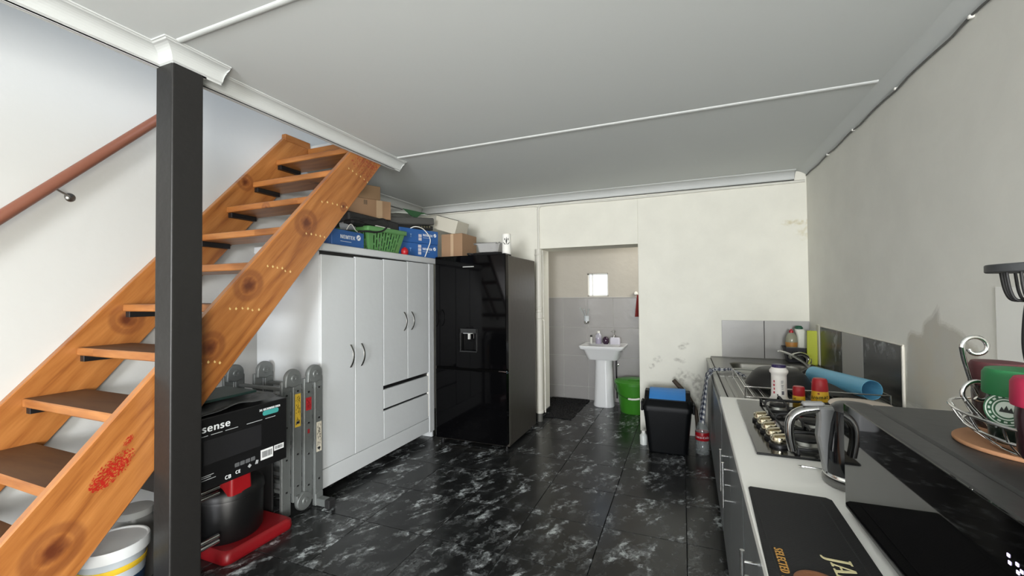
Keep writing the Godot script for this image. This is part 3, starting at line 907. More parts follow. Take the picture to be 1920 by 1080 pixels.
# ---------------------------------------------------------------- kitchen units
func kitchen() -> void:
	var dm := bumpy(mat(rgb(118, 121, 122), 0.38, 0.25), 1.5, 0.04)
	var carc := mat(rgb(196, 196, 190), 0.6)
	var names := ["grey base cabinet with a towel over its edge, under the steel sink", "grey two-door base cabinet with steel bar handles under the hob", "grey base cabinet nearest the viewer, under the black mat"]
	var spans := [[2.76, 4.84], [1.60, 2.745], [0.55, 1.59]]
	var doors := [[[2.77, 3.44], [3.445, 4.10], [4.105, 4.835]], [[2.155, 2.74], [1.605, 2.15]], [[1.205, 1.585], [0.555, 1.20]]]
	var tops := [0.80, 0.868, 0.868]
	var lean := func(d: float) -> float: return 0.2 - maxf(0.0, 2.74 - d) * 0.021 - maxf(0.0, d - 2.74) * -0.012
	for i in 3:
		var a: float = spans[i][0]; var b: float = spans[i][1]
		var t := thing("base_cabinet", names[i], "cabinet", V(0.65, 0, (a + b) / 2), "kitchen base cabinets")
		var xa: float = lean.call(a) + 0.021; var xb: float = lean.call(b) + 0.021
		var mb := MB.new()
		mb.prism(PackedVector2Array([Vector2(xa, a), Vector2(1.132, a), Vector2(1.132, b), Vector2(xb, b)]), tops[i] - 0.102, Transform3D(Basis(Vector3(1, 0, 0), V(0, 0, 1), Vector3(0, 1, 0)), V(0, 0.102, 0)), 0.001)
		part(t, "body", mb, carc if i == 0 else dm)
		mb = MB.new()
		mb.prism(PackedVector2Array([Vector2(xa + 0.055, a), Vector2(1.132, a), Vector2(1.132, b), Vector2(xb + 0.055, b)]), 0.101, Transform3D(Basis(Vector3(1, 0, 0), V(0, 0, 1), Vector3(0, 1, 0)), V(0, 0.0005, 0)), 0.001)
		part(t, "kickboard", mb, M.black)
		for q in doors[i]:
			var x0: float = lean.call(q[0]); var x1: float = lean.call(q[1])
			mb = MB.new()
			mb.prism(PackedVector2Array([Vector2(x0, q[0]), Vector2(x0 + 0.02, q[0]), Vector2(x1 + 0.02, q[1]), Vector2(x1, q[1])]), tops[i] - 0.115, Transform3D(Basis(Vector3(1, 0, 0), V(0, 0, 1), Vector3(0, 1, 0)), V(0, 0.11, 0)), 0.001)
			var dr := part(t, "door", mb, dm)
			var hd: float = -1.0
			if i == 1: hd = 2.235 if q[0] > 2.0 else 2.065
			if i == 2: hd = 1.262 if q[0] > 1.0 else 1.15
			if i == 0: continue
			var y0 := 0.57; var y1 := 0.765
			if i == 2: y0 = 0.62; y1 = 0.83
			var hx: float = lean.call(hd) - 0.034
			mb = MB.new()
			mb.tube([V(hx, y0, hd), V(hx, y1, hd)], 0.006, 10)
			for y in [y0 + 0.03, y1 - 0.03]: mb.tube([V(hx, y, hd), V(hx + 0.036, y, hd)], 0.0045, 8)
			part(dr, "handle", mb, M.chrome, "steel bar handle")
	# worktop over the two near units
	var mb := MB.new()
	mb.prism(PackedVector2Array([Vector2(0.193, 2.748), Vector2(1.134, 2.748), Vector2(1.134, 0.5), Vector2(0.148, 0.5)]), 0.034, Transform3D(Basis(Vector3(1, 0, 0), V(0, 0, 1), Vector3(0, 1, 0)), V(0, 0.8695, 0)), 0.003)
	solo("worktop", "plain white worktop carrying the hob, mat and microwave", "worktop", mb, mat(rgb(246, 245, 240), 0.38), V(0.65, 0.8695, 1.6))
	# sink
	var t := thing("kitchen_sink", "ribbed stainless steel drainer sink against the back wall", "sink", V(0.69, 0.80, 3.8))
	var ss := bumpy(mat(rgb(138, 137, 132), 0.34, 0.9), 5.0, 0.05)
	mb = MB.new()
	var cx := 0.70; var cd := 4.24; var hx := 0.30; var hd := 0.29
	var x0 := 0.262; var x1 := 1.125; var d0 := 2.765; var d1 := 4.855; var ty := 0.850
	var hole := rr(cx, ty, cd, hx, hd, 0.11, 8)
	var outer := PackedVector3Array()
	for p in hole:
		var v := Vector2(p.x - cx, -p.z - cd)
		var k := INF
		if absf(v.x) > 1e-5: k = minf(k, ((x1 if v.x > 0 else x0) - cx) / v.x)
		if absf(v.y) > 1e-5: k = minf(k, ((d1 if v.y > 0 else 3.80) - cd) / v.y)
		outer.append(V(cx + v.x * k, ty, cd + v.y * k))
	for j in hole.size():
		var j2 := (j + 1) % hole.size()
		mb.quad(hole[j], hole[j2], outer[j2], outer[j], Vector3.UP)
	for c in [V(x0, ty, d1), V(x1, ty, d1), V(x0, ty, 3.80), V(x1, ty, 3.80)]:
		var best := 0; var bb := 1e9
		var second := 1
		for j in outer.size():
			var dd := outer[j].distance_to(c)
			if dd < bb: bb = dd; best = j
		var nb := (best + 1) % outer.size(); var pb := (best - 1 + outer.size()) % outer.size()
		mb.tri(c, outer[best], outer[nb], Vector3.UP); mb.tri(c, outer[best], outer[pb], Vector3.UP)
	# drainer part with raised ribs
	mb.quad(V(x0, ty - 0.006, 3.80), V(x1, ty - 0.006, 3.80), V(x1, ty - 0.006, d0), V(x0, ty - 0.006, d0), Vector3.UP)
	for k in 14:
		var x := 0.30 + 0.06 * k
		mb.bx(V(x, ty - 0.008, 2.80), V(x + 0.024, ty + 0.001, 3.76), 0.003)
	mb.bx(V(x0, ty - 0.008, 3.765), V(x1, ty + 0.0005, 3.802), 0.002)
	mb.bx(V(x0, 0.806, d0), V(x0 + 0.006, ty + 0.001, d1), 0.002)
	mb.bx(V(x0, 0.806, d0), V(x1, ty - 0.006, d0 + 0.004), 0.001)
	mb.bx(V(x0, ty - 0.001, d1 - 0.02), V(x1, ty + 0.006, d1), 0.003)
	part(t, "drainer", mb, ss)
	mb = MB.new()
	mb.loft([rr(cx, ty + 0.001, cd, hx + 0.008, hd + 0.008, 0.115, 8), rr(cx, ty, cd, hx, hd, 0.11, 8), rr(cx, ty - 0.02, cd, hx - 0.008, hd - 0.008, 0.10, 8), rr(cx, ty - 0.12, cd, hx - 0.02, hd - 0.02, 0.10, 8), rr(cx, ty - 0.145, cd, hx - 0.05, hd - 0.05, 0.08, 8)], false, true)
	part(t, "bowl", mb, ss)
	mb = MB.new()
	mb.bx(V(0.221, 0.802, d0), V(0.258, 0.838, d1), 0.002)
	part(t, "edge_rail", mb, carc, "cream edge strip along the front of the sink")
	# mixer tap
	t = thing("sink_tap", "chrome lever tap at the far corner of the kitchen sink", "tap", V(1.055, 0.851, 4.56))
	mb = MB.new()
	mb.lathe([Vector2(0, 0), Vector2(0.032, 0), Vector2(0.032, 0.01), Vector2(0.024, 0.016), Vector2(0.024, 0.06), Vector2(0, 0.066)], at(1.055, 0.851, 4.56), 20)
	part(t, "tap_base", mb, M.chrome)
	mb = MB.new()
	mb.tube(curve([V(1.055, 0.87, 4.56), V(1.04, 0.925, 4.55), V(0.99, 0.952, 4.53), V(0.93, 0.945, 4.5), V(0.89, 0.925, 4.47)], 6), 0.018, 14)
	part(t, "spout", mb, M.chrome)
	mb = MB.new()
	mb.tube(curve([V(1.0, 0.875, 4.36), V(0.95, 0.915, 4.36), V(0.87, 0.965, 4.36), V(0.80, 0.99, 4.36), V(0.775, 0.988, 4.36)], 6), 0.010, 12)
	mb.tube([V(1.055, 0.90, 4.54), V(1.0, 0.875, 4.36)], 0.012, 10)
	part(t, "lever", mb, M.chrome)
	# hob
	t = thing("gas_hob", "black glass gas hob with a row of chrome knobs", "hob", V(0.51, 0.905, 2.23))
	mb = MB.new()
	mb.prism(PackedVector2Array([Vector2(0.272, 2.668), Vector2(0.80, 2.668), Vector2(0.80, 1.805), Vector2(0.247, 1.805)]), 0.009, Transform3D(Basis(Vector3(1, 0, 0), V(0, 0, 1), Vector3(0, 1, 0)), V(0, 0.904, 0)), 0.002)
	part(t, "glass_plate", mb, mat(rgb(22, 22, 23), 0.12))
	for k in 5:
		var d := 1.91 + 0.083 * k; var x := 0.338 - 0.003 * k
		mb = MB.new()
		mb.lathe([Vector2(0, 0.0), Vector2(0.034, 0.0), Vector2(0.034, 0.010), Vector2(0.028, 0.014)], at(x, 0.913, d), 24)
		part(t, "knob_skirt", mb, M.black)
		mb = MB.new()
		mb.lathe([Vector2(0.027, 0.013), Vector2(0.029, 0.030), Vector2(0.027, 0.036), Vector2(0.0, 0.038)], at(x, 0.913, d), 24)
		mb.box(V(x, 0.953, d), Vector3(0.052, 0.010, 0.012), 0.003, Basis(Vector3.UP, 0.5))
		part(t, "knob", mb, mat(rgb(205, 196, 172), 0.16, 1.0))
	var burners := [[0.44, 2.50, 0.045], [0.65, 2.50, 0.06], [0.54, 2.24, 0.075], [0.44, 1.97, 0.06], [0.65, 1.97, 0.045]]
	for q in burners:
		var r: float = q[2]
		mb = MB.new()
		mb.lathe([Vector2(0, 0), Vector2(r * 1.15, 0), Vector2(r * 1.15, 0.004), Vector2(r, 0.006), Vector2(r * 0.9, 0.018), Vector2(0.0, 0.018)], at(q[0], 0.913, q[1]), 28)
		part(t, "burner_ring", mb, M.steel)
		mb = MB.new()
		mb.lathe([Vector2(r * 0.8, 0.018), Vector2(r * 0.8, 0.024), Vector2(r * 0.7, 0.028), Vector2(0, 0.029)], at(q[0], 0.913, q[1]), 28)
		part(t, "burner_cap", mb, M.iron)
	for q in [[0.385, 0.77, 2.38, 2.63], [0.385, 0.77, 2.11, 2.37], [0.385, 0.77, 1.83, 2.10]]:
		mb = MB.new()
		var y := 0.952
		var cxg: float = (q[0] + q[1]) / 2; var cdg: float = (q[2] + q[3]) / 2
		mb.tube(curve([V(q[0], y - 0.02, q[2]), V(q[1], y - 0.02, q[2]), V(q[1], y - 0.02, q[3]), V(q[0], y - 0.02, q[3])], 1, true), 0.006, 8, true)
		for x in [q[0], q[1]]:
			for d in [q[2], q[3]]: mb.tube([V(x, 0.914, d), V(x, y - 0.018, d)], 0.006, 8)
		for x in [q[0] + 0.08, q[1] - 0.08]:
			mb.tube(curve([V(x, y - 0.02, q[2]), V(x, y + 0.004, q[2] + 0.025), V(x, y + 0.004, cdg - 0.03)], 4), 0.006, 8)
			mb.tube(curve([V(x, y - 0.02, q[3]), V(x, y + 0.004, q[3] - 0.025), V(x, y + 0.004, cdg + 0.03)], 4), 0.006, 8)
		mb.tube(curve([V(q[0], y - 0.02, cdg), V(q[0] + 0.02, y + 0.004, cdg), V(q[0] + 0.15, y + 0.004, cdg)], 4), 0.006, 8)
		mb.tube(curve([V(q[1], y - 0.02, cdg), V(q[1] - 0.02, y + 0.004, cdg), V(q[1] - 0.15, y + 0.004, cdg)], 4), 0.006, 8)
		part(t, "pan_support", mb, M.iron)

# ---------------------------------------------------------------- under the stairs
func under_stairs() -> void:
	# folded ladder standing against the wardrobe's end
	var t := thing("folding_ladder", "folded aluminium hinged ladder standing beside the wardrobe", "ladder", V(-2.78, 0, 2.23))
	var LX := [[-2.530, -2.511, -2.491, -2.472], [-3.12, -3.10, -3.00, -2.98]]
	var dd := [2.099, 2.173, 2.247, 2.321]
	for side in 2:
		for k in 4:
			var x: float = LX[side][k]
			var y0: float = [0.002, 0.085, 0.085, 0.012][k]
			var mb := MB.new()
			mb.bx(V(x - 0.024, y0, dd[k] - 0.0355), V(x, 0.93, dd[k] + 0.0355), 0.003)
			# punched rung ends
			for j in 4:
				var y: float = 0.17 + 0.22 * j + (0.02 if k % 2 else 0.0)
				mb.prism(rpoly(0.013, 0.011, 0.008), 0.004, Transform3D(Basis(V(0, 0, 1), Vector3(0, 1, 0), Vector3(1, 0, 0)), V(x - 0.002, y, dd[k])))
			for y in [0.86, 0.90, y0 + 0.10]:
				for o in [-0.024, 0.024]: mb.lathe([Vector2(0.0035, 0), Vector2(0.003, 0.003), Vector2(0, 0.004)], Transform3D(Basis(V(0, 0, 1), Vector3(1, 0, 0), Vector3(0, 1, 0)), V(x, y, dd[k] + o)), 8)
			part(t, "rail", mb, M.alu)
		if side == 0:
			for k in 4:
				var x: float = LX[0][k]
				var mb := MB.new()
				for j in 4:
					var y: float = 0.17 + 0.22 * j + (0.02 if k % 2 else 0.0)
					mb.prism(rpoly(0.008, 0.006, 0.004), 0.001, Transform3D(Basis(V(0, 0, 1), Vector3(0, 1, 0), Vector3(1, 0, 0)), V(x + 0.0018, y, dd[k])))
				part(t, "rung_hole", mb, M.black)
		for q in [[0.5, 0.945, 1.0], [2.5, 0.955, 1.0], [1.5, 0.075, -1.0]]:
			var d: float = 2.099 + 0.074 * q[0]
			var x: float = LX[side][int(q[0] + 0.5)] + 0.003
			var mb := MB.new()
			var xf := Transform3D(Basis(V(0, 0, 1), Vector3(1, 0, 0), Vector3(0, 1, 0)), V(x - 0.028, q[1], d))
			mb.lathe([Vector2(0, 0), Vector2(0.060, 0), Vector2(0.064, 0.006), Vector2(0.064, 0.026), Vector2(0.058, 0.034), Vector2(0.026, 0.036), Vector2(0.022, 0.042), Vector2(0.010, 0.042), Vector2(0.008, 0.036), Vector2(0, 0.036)], xf, 28)
			mb.bx(V(x - 0.027, q[1] - 0.055 * q[2], d - 0.063), V(x + 0.003, q[1], d + 0.063), 0.004)
			part(t, "hinge", mb, M.alu, "rounded steel hinge plate")
	for k in 4:
		var mb := MB.new()
		for j in 4:
			var y: float = 0.17 + 0.22 * j + (0.02 if k % 2 else 0.0)
			mb.bx(V(LX[1][k], y - 0.012, dd[k] - 0.013), V(LX[0][k] - 0.024, y + 0.012, dd[k] + 0.013), 0.004)
		part(t, "rung", mb, M.alu)
	var labels := [[1, 0.60, 0.83, rgb(206, 172, 58), "yellow warning label"], [2, 0.70, 0.79, rgb(176, 36, 42), "red label"], [3, 0.385, 0.60, rgb(206, 200, 184), "white instruction label"], [2, 0.535, 0.565, rgb(150, 36, 40), "small red sticker"]]
	for q in labels:
		var img := Image.create(48, 128, false, Image.FORMAT_RGB8)
		img.fill(q[3])
		var rg := RandomNumberGenerator.new(); rg.seed = int(q[1] * 1000)
		if q[0] != 2 or q[2] - q[1] > 0.05:
			for i in 60:
				var px := rg.randi_range(6, 40); var py := rg.randi_range(6, 118)
				img.fill_rect(Rect2i(px, py, rg.randi_range(2, 5), rg.randi_range(2, 9)), q[3].darkened(rg.randf_range(0.25, 0.8)))
		var mb := MB.new()
		var dw := 0.024 if q[2] - q[1] > 0.05 else 0.009
		mb.quad(V(LX[0][q[0]] + 0.0015, q[1], dd[q[0]] - dw), V(LX[0][q[0]] + 0.0015, q[1], dd[q[0]] + dw), V(LX[0][q[0]] + 0.0015, q[2], dd[q[0]] + dw), V(LX[0][q[0]] + 0.0015, q[2], dd[q[0]] - dw), Vector3(1, 0, 0))
		part(t, "sticker", mb, textured(img, 0.5), q[4])
	var mb := MB.new()
	mb.bx(V(-2.478, 0.003, 2.296), V(-2.385, 0.055, 2.350), 0.004)
	mb.bx(V(-2.500, 0.003, 2.288), V(-2.466, 0.09, 2.356), 0.004)
	part(t, "stabiliser", mb, M.alu)
	mb = MB.new()
	mb.bx(V(-2.385, 0.0, 2.285), V(-2.34, 0.062, 2.35), 0.006)
	part(t, "rubber_foot", mb, M.rubber)
	# tool vacuum on a red base
	t = thing("drum_vacuum", "black drum vacuum with a red base and red lid under the stairs", "vacuum", V(-2.62, 0, 1.80))
	mb = MB.new()
	var r0 := []
	for q in [[0.0, 0.0], [0.0, 0.008], [0.02, 0.012], [0.055, 0.008], [0.068, -0.01]]: r0.append(rr(-2.62, 0.001 + q[0], 1.815, 0.235 + q[1] - 0.012, 0.215 + q[1], 0.04, 5))
	mb.loft(r0)
	part(t, "base", mb, mat(rgb(124, 12, 20), 0.42), "red plastic base")
	mb = MB.new()
	mb.lathe([Vector2(0, 0.068), Vector2(0.165, 0.068), Vector2(0.18, 0.09), Vector2(0.184, 0.30), Vector2(0.180, 0.315), Vector2(0.190, 0.32), Vector2(0.186, 0.36), Vector2(0.15, 0.392), Vector2(0, 0.40)], at(-2.615, 0, 1.765), 40)
	part(t, "drum", mb, mat(rgb(10, 10, 11), 0.42))
	mb = MB.new()
	mb.loft([rr(-2.54, 0.355, 1.72, 0.105, 0.068, 0.02, 4), rr(-2.54, 0.47, 1.72, 0.10, 0.064, 0.02, 4), rr(-2.54, 0.507, 1.72, 0.09, 0.056, 0.02, 4)])
	part(t, "motor_cap", mb, mat(rgb(160, 18, 26), 0.42), "red motor cap")
	for q in [[0.43, 1.52], [0.395, 1.54], [0.155, 1.53], [0.125, 1.55]]:
		mb = MB.new()
		mb.tube(curve([V(-2.52, q[0] - 0.02, 1.36), V(-2.47, q[0], 1.48), V(-2.46, q[0] + 0.005, 1.60)], 5), 0.012, 10)
		part(t, "suction_pipe", mb, M.chrome, "short chrome pipe")
	mb = MB.new()
	mb.tube([V(-2.5, 0.10, 1.36), V(-2.5, 0.46, 1.36)], 0.02, 12)
	part(t, "pipe_holder", mb, M.black)
	# microwave carton on top of it
	t = thing("microwave_carton", "black printed microwave oven carton standing on the drum vacuum", "box", V(-2.53, 0.508, 1.62))
	mb = MB.new()
	mb.bx(V(-2.76, 0.508, 1.32), V(-2.30, 0.882, 1.911), 0.004)
	part(t, "carton", mb, bumpy(mat(rgb(15, 15, 16), 0.4), 3.0, 0.06))
	var ax := V(0, 0, 1); var ay := Vector3.UP
	text(t, "lettering", "Hisense", 0.034, fr(V(-2.2996, 0.826, 1.455), ax, ay), M.print_white, "Droid Sans", true, 0.20)
	text(t, "lettering", "34L MICROWAVE OVEN", 0.012, fr(V(-2.2996, 0.845, 1.795), ax, ay), M.print_white, "Droid Sans", true, 0.135)
	mb = MB.new()
	mb.prism(rpoly(0.052, 0.014, 0.012), 0.001, fr(V(-2.3005, 0.823, 1.80), ax, ay))
	part(t, "badge", mb, mat(rgb(62, 150, 146), 0.5), "teal oval badge")
	mb = MB.new()
	for q in [[1.34, 1.44], [1.455, 1.515], [1.53, 1.60], [1.65, 1.745], [1.765, 1.83]]: mb.bx(V(-2.301, 0.788, q[0]), V(-2.2994, 0.7915, q[1]), 0.0)
	for q in [[1.34, 1.47, 0.583], [1.34, 1.455, 0.574], [1.34, 1.48, 0.562]]: mb.bx(V(-2.301, q[2], q[0]), V(-2.2994, q[2] + 0.003, q[1]), 0.0)
	part(t, "printed_line", mb, mat(rgb(170, 174, 176), 0.6))
	var ghost := mat(rgb(26, 26, 28), 0.5)
	mb = MB.new()
	mb.bx(V(-2.301, 0.64, 1.42), V(-2.2995, 0.765, 1.74), 0.0)
	part(t, "printed_picture", mb, ghost, "faint oven picture on the carton")
	mb = MB.new()
	for k in 4: mb.prism(rpoly(0.013, 0.011, 0.003), 0.001, fr(V(-2.3005, 0.582, 1.595 + 0.031 * k), ax, ay))
	part(t, "care_symbol", mb, mat(rgb(88, 90, 92), 0.6))
	text(t, "lettering", "CB", 0.020, fr(V(-2.2996, 0.535, 1.545), ax, ay), M.print_white, "Droid Sans", true)
	text(t, "lettering", "CE", 0.018, fr(V(-2.2996, 0.542, 1.60), ax, ay), M.print_white, "Droid Sans", true)
	mb = MB.new()
	mb.prism(PackedVector2Array([Vector2(-0.012, 0), Vector2(0, 0.012), Vector2(0.012, 0), Vector2(0, -0.012)]), 0.001, fr(V(-2.3005, 0.549, 1.668), ax, ay))
	mb.prism(PackedVector2Array([Vector2(-0.012, -0.010), Vector2(-0.004, 0.012), Vector2(0.010, 0.008), Vector2(0.006, -0.012)]), 0.001, fr(V(-2.3005, 0.556, 1.712), ax, ay))
	part(t, "care_symbol", mb, mat(rgb(160, 162, 164), 0.6))
	for q in [[1.735, 1.815, 0.553, 0.612, 3], [1.822, 1.888, 0.580, 0.612, 7]]:
		var img := Image.create(128, 64, false, Image.FORMAT_RGB8)
		img.fill(rgb(226, 228, 228))
		var rg := RandomNumberGenerator.new(); rg.seed = q[4]
		var px := 14
		while px < 114:
			var w := rg.randi_range(1, 4)
			img.fill_rect(Rect2i(px, 12, w, 38), rgb(40, 42, 44))
			px += w + rg.randi_range(1, 4)
		mb = MB.new()
		mb.quad(V(-2.2994, q[2], q[0]), V(-2.2994, q[2], q[1]), V(-2.2994, q[3], q[1]), V(-2.2994, q[3], q[0]), Vector3(1, 0, 0))
		part(t, "barcode_label", mb, textured(img, 0.6), "white barcode label")
	# grey plastic cover and dark green board lying on the carton
	mb = MB.new()
	cloth(mb, func(u: float, w: float) -> Vector3:
		var x := lerpf(-2.74, -2.31, u); var d := lerpf(1.33, 1.86, w)
		return V(x, 0.889 + 0.022 * absf(sin(u * 9.0 + w * 4.0)) * (0.4 + 0.6 * sin(w * 7.0 + 1.0) * sin(w * 7.0 + 1.0)) + 0.012 * u * w, d), 26, 30, 0.003)
	solo("dust_sheet", "crumpled dark grey plastic sheet on top of the microwave carton", "sheet", mb, mat(rgb(64, 66, 66), 0.5), V(-2.52, 0.884, 1.6))
	mb = MB.new()
	mb.bx(V(-2.72, 0.93, 1.42), V(-2.42, 0.945, 1.80), 0.003)
	solo("cutting_board", "dark green flat board lying on the grey plastic sheet", "board", mb, mat(rgb(20, 44, 40), 0.5), V(-2.57, 0.93, 1.6))
	# dark panel added in place of the shadow between vacuum and ladder
	mb = MB.new()
	mb.bx(V(-2.90, 0.001, 2.046), V(-2.60, 0.52, 2.060), 0.003)
	solo("shadow_panel", "dark panel added to stand for the shadow between the drum vacuum and the ladder", "board", mb, mat(rgb(16, 16, 17), 0.6), V(-2.75, 0, 2.05))
	# paint bucket
	t = thing("paint_bucket", "paint bucket with a white lid and yellow strip at the foot of the stairs", "bucket", V(-2.57, 0, 1.17))
	mb = MB.new()
	mb.lathe([Vector2(0.0000, 0.0000), Vector2(0.1103, 0.0000), Vector2(0.1264, 0.2856), Vector2(0.1294, 0.2898), Vector2(0.1294, 0.2982)], at(-2.57, 0, 1.17), 40)
	part(t, "pail", mb, mat(rgb(182, 190, 196), 0.4))
	mb = MB.new()
	mb.lathe([Vector2(0.1301, 0.2940), Vector2(0.1396, 0.2906), Vector2(0.1411, 0.3326), Vector2(0.1374, 0.3410), Vector2(0.1308, 0.3410), Vector2(0.1264, 0.3343), Vector2(0.0000, 0.3360)], at(-2.57, 0, 1.17), 44)
	part(t, "lid", mb, mat(rgb(206, 209, 210), 0.4), "white snap-on lid")
	mb = MB.new()
	mb.lathe([Vector2(0.1250, 0.226), Vector2(0.1268, 0.228), Vector2(0.1282, 0.252), Vector2(0.1262, 0.254)], at(-2.57, 0, 1.17), 40)
	part(t, "strip", mb, mat(rgb(214, 178, 46), 0.5), "yellow printed strip")
	mb = MB.new()
	mb.lathe([Vector2(0.1121, 0.0252), Vector2(0.1136, 0.0269), Vector2(0.1229, 0.1806), Vector2(0.1213, 0.1823)], at(-2.57, 0, 1.17), 40)
	part(t, "label_band", mb, mat(rgb(24, 48, 74), 0.5), "dark blue printed band")
	# clear jar behind it
	t = thing("plastic_jar", "dull plastic jar standing behind the paint bucket", "jar", V(-2.78, 0, 1.36))
	mb = MB.new()
	mb.lathe([Vector2(0, 0), Vector2(0.09, 0), Vector2(0.095, 0.02), Vector2(0.095, 0.30), Vector2(0.075, 0.33), Vector2(0.075, 0.34)], at(-2.78, 0, 1.36), 28)
	part(t, "body", mb, mat(rgb(120, 122, 120), 0.35))
	mb = MB.new()
	mb.lathe([Vector2(0.08, 0.335), Vector2(0.082, 0.37), Vector2(0.07, 0.375), Vector2(0, 0.375)], at(-2.78, 0, 1.36), 28)
	part(t, "lid", mb, mat(rgb(150, 152, 150), 0.4))

# sheet through f(u, w), with thickness
func cloth(mb: MB, f: Callable, nu: int, nw: int, th: float) -> void:
	var e := 0.002
	var P := []; var N := []
	for i in nu + 1:
		for j in nw + 1:
			var u := float(i) / nu; var w := float(j) / nw
			var p: Vector3 = f.call(u, w)
			var du: Vector3 = f.call(minf(u + e, 1.0), w) - f.call(maxf(u - e, 0.0), w)
			var dw: Vector3 = f.call(u, minf(w + e, 1.0)) - f.call(u, maxf(w - e, 0.0))
			P.append(p); N.append(du.cross(dw).normalized())
	var k := nw + 1
	for i in nu:
		for j in nw:
			var a := i * k + j; var b := a + k
			var q := [a, b, b + 1, a + 1]
			var uv := [Vector2(float(i) / nu, float(j) / nw), Vector2(float(i + 1) / nu, float(j) / nw), Vector2(float(i + 1) / nu, float(j + 1) / nw), Vector2(float(i) / nu, float(j + 1) / nw)]
			for s in [1.0, -1.0]:
				var o := []
				for z in 4: o.append(P[q[z]] + N[q[z]] * th * 0.5 * s)
				mb.tri3(o[0], o[1], o[2], N[q[0]] * s, N[q[1]] * s, N[q[2]] * s, uv[0], uv[1], uv[2])
				mb.tri3(o[0], o[2], o[3], N[q[0]] * s, N[q[2]] * s, N[q[3]] * s, uv[0], uv[2], uv[3])
	for edge in 4:
		for z in (nu if edge < 2 else nw):
			var a: int; var b: int
			if edge == 0: a = z * k; b = (z + 1) * k
			elif edge == 1: a = z * k + nw; b = (z + 1) * k + nw
			elif edge == 2: a = z; b = z + 1
			else: a = nu * k + z; b = nu * k + z + 1
			var out := (P[b] - P[a]).cross(N[a]).normalized() as Vector3
			var mid: Vector3 = P[(nu / 2) * k + nw / 2]
			if out.dot(P[a] - mid) < 0.0: out = -out
			mb.quad(P[a] + N[a] * th * 0.5, P[b] + N[b] * th * 0.5, P[b] - N[b] * th * 0.5, P[a] - N[a] * th * 0.5, out)

# box whose front face has its middle at m and runs along the plan direction t (x, d)
func rbox(mb: MB, m: Vector3, t: Vector2, size: Vector3, b := 0.004, roll := 0.0) -> Transform3D:
	t = t.normalized()
	var bx_ := V(t.x, 0, t.y); var bz := V(t.y, 0, -t.x)
	var bs := Basis(bx_, Vector3.UP, bz) * Basis(Vector3(0, 0, 1), roll)
	mb.box(m - bz * size.z * 0.5, size, b, bs)
	return Transform3D(bs, m)

# ---------------------------------------------------------------- clutter on the wardrobe and the fridge
func brand_face(t: Node3D, xf: Transform3D, s: float) -> void:
	# white printing on a blue box face; xf sits in the middle of the face, x along it
	var o := xf.basis.z * 0.0006
	text(t, "lettering", "NEMTEK", 0.030 * s, Transform3D(xf.basis, xf * Vector3(-0.01 * s, 0.012 * s, 0.0006)), M.print_white, "Droid Sans", true, 0.165 * s)
	var mb := MB.new()
	mb.bx(Vector3(-0.09, -0.0265, 0), Vector3(0.03, -0.0235, 0.001), 0.0)
	part_local(t, "printed_line", mb, M.print_white, Transform3D(xf.basis.scaled(Vector3.ONE * s), xf.origin))
	mb = MB.new()
	mb.lathe([Vector2(0, 0.001), Vector2(0.024, 0.001), Vector2(0.024, 0.0)], Transform3D(Basis(Vector3(1, 0, 0), Vector3(0, 0, 1), Vector3(0, -1, 0)), Vector3(0.115, 0.022, 0)), 24)
	var d := part_local(t, "emblem", mb, M.print_white, Transform3D(xf.basis.scaled(Vector3.ONE * s), xf.origin))
	mb = MB.new(true)
	for k in 4:
		mb.box(Vector3(0.115, 0.022, 0.0012) + Vector3(-0.012 + 0.008 * k, -0.008 + 0.0055 * k, 0), Vector3(0.020, 0.003, 0.0008), 0.0, Basis(Vector3(0, 0, 1), 0.9))
	part(d, "emblem_stroke", mb, M.blue_card)

func part_local(t: Node3D, nm: String, mb: MB, m: Material, xf: Transform3D, label := "") -> MeshInstance3D:
	mb.local = true
	var o := part(t, nm, mb, m, label)
	o.transform = Transform3D(xf.basis, xf.origin - gpos(t))
	return o

func symbols(t: Node3D, xf: Transform3D) -> void:
	var mb := MB.new()
	mb.prism(PackedVector2Array([Vector2(-0.045, -0.012), Vector2(-0.028, 0.016), Vector2(-0.011, -0.012)]), 0.001)
	mb.prism(PackedVector2Array([Vector2(0.026, 0.018), Vector2(0.05, 0.018), Vector2(0.042, 0.0), Vector2(0.034, 0.0)]), 0.001)
	mb.bx(Vector3(0.036, -0.014, 0), Vector3(0.040, 0.002, 0.001), 0.0)
	mb.bx(Vector3(0.028, -0.017, 0), Vector3(0.048, -0.014, 0.001), 0.0)
	part_local(t, "handling_symbol", mb, mat(rgb(120, 156, 204), 0.6), xf)

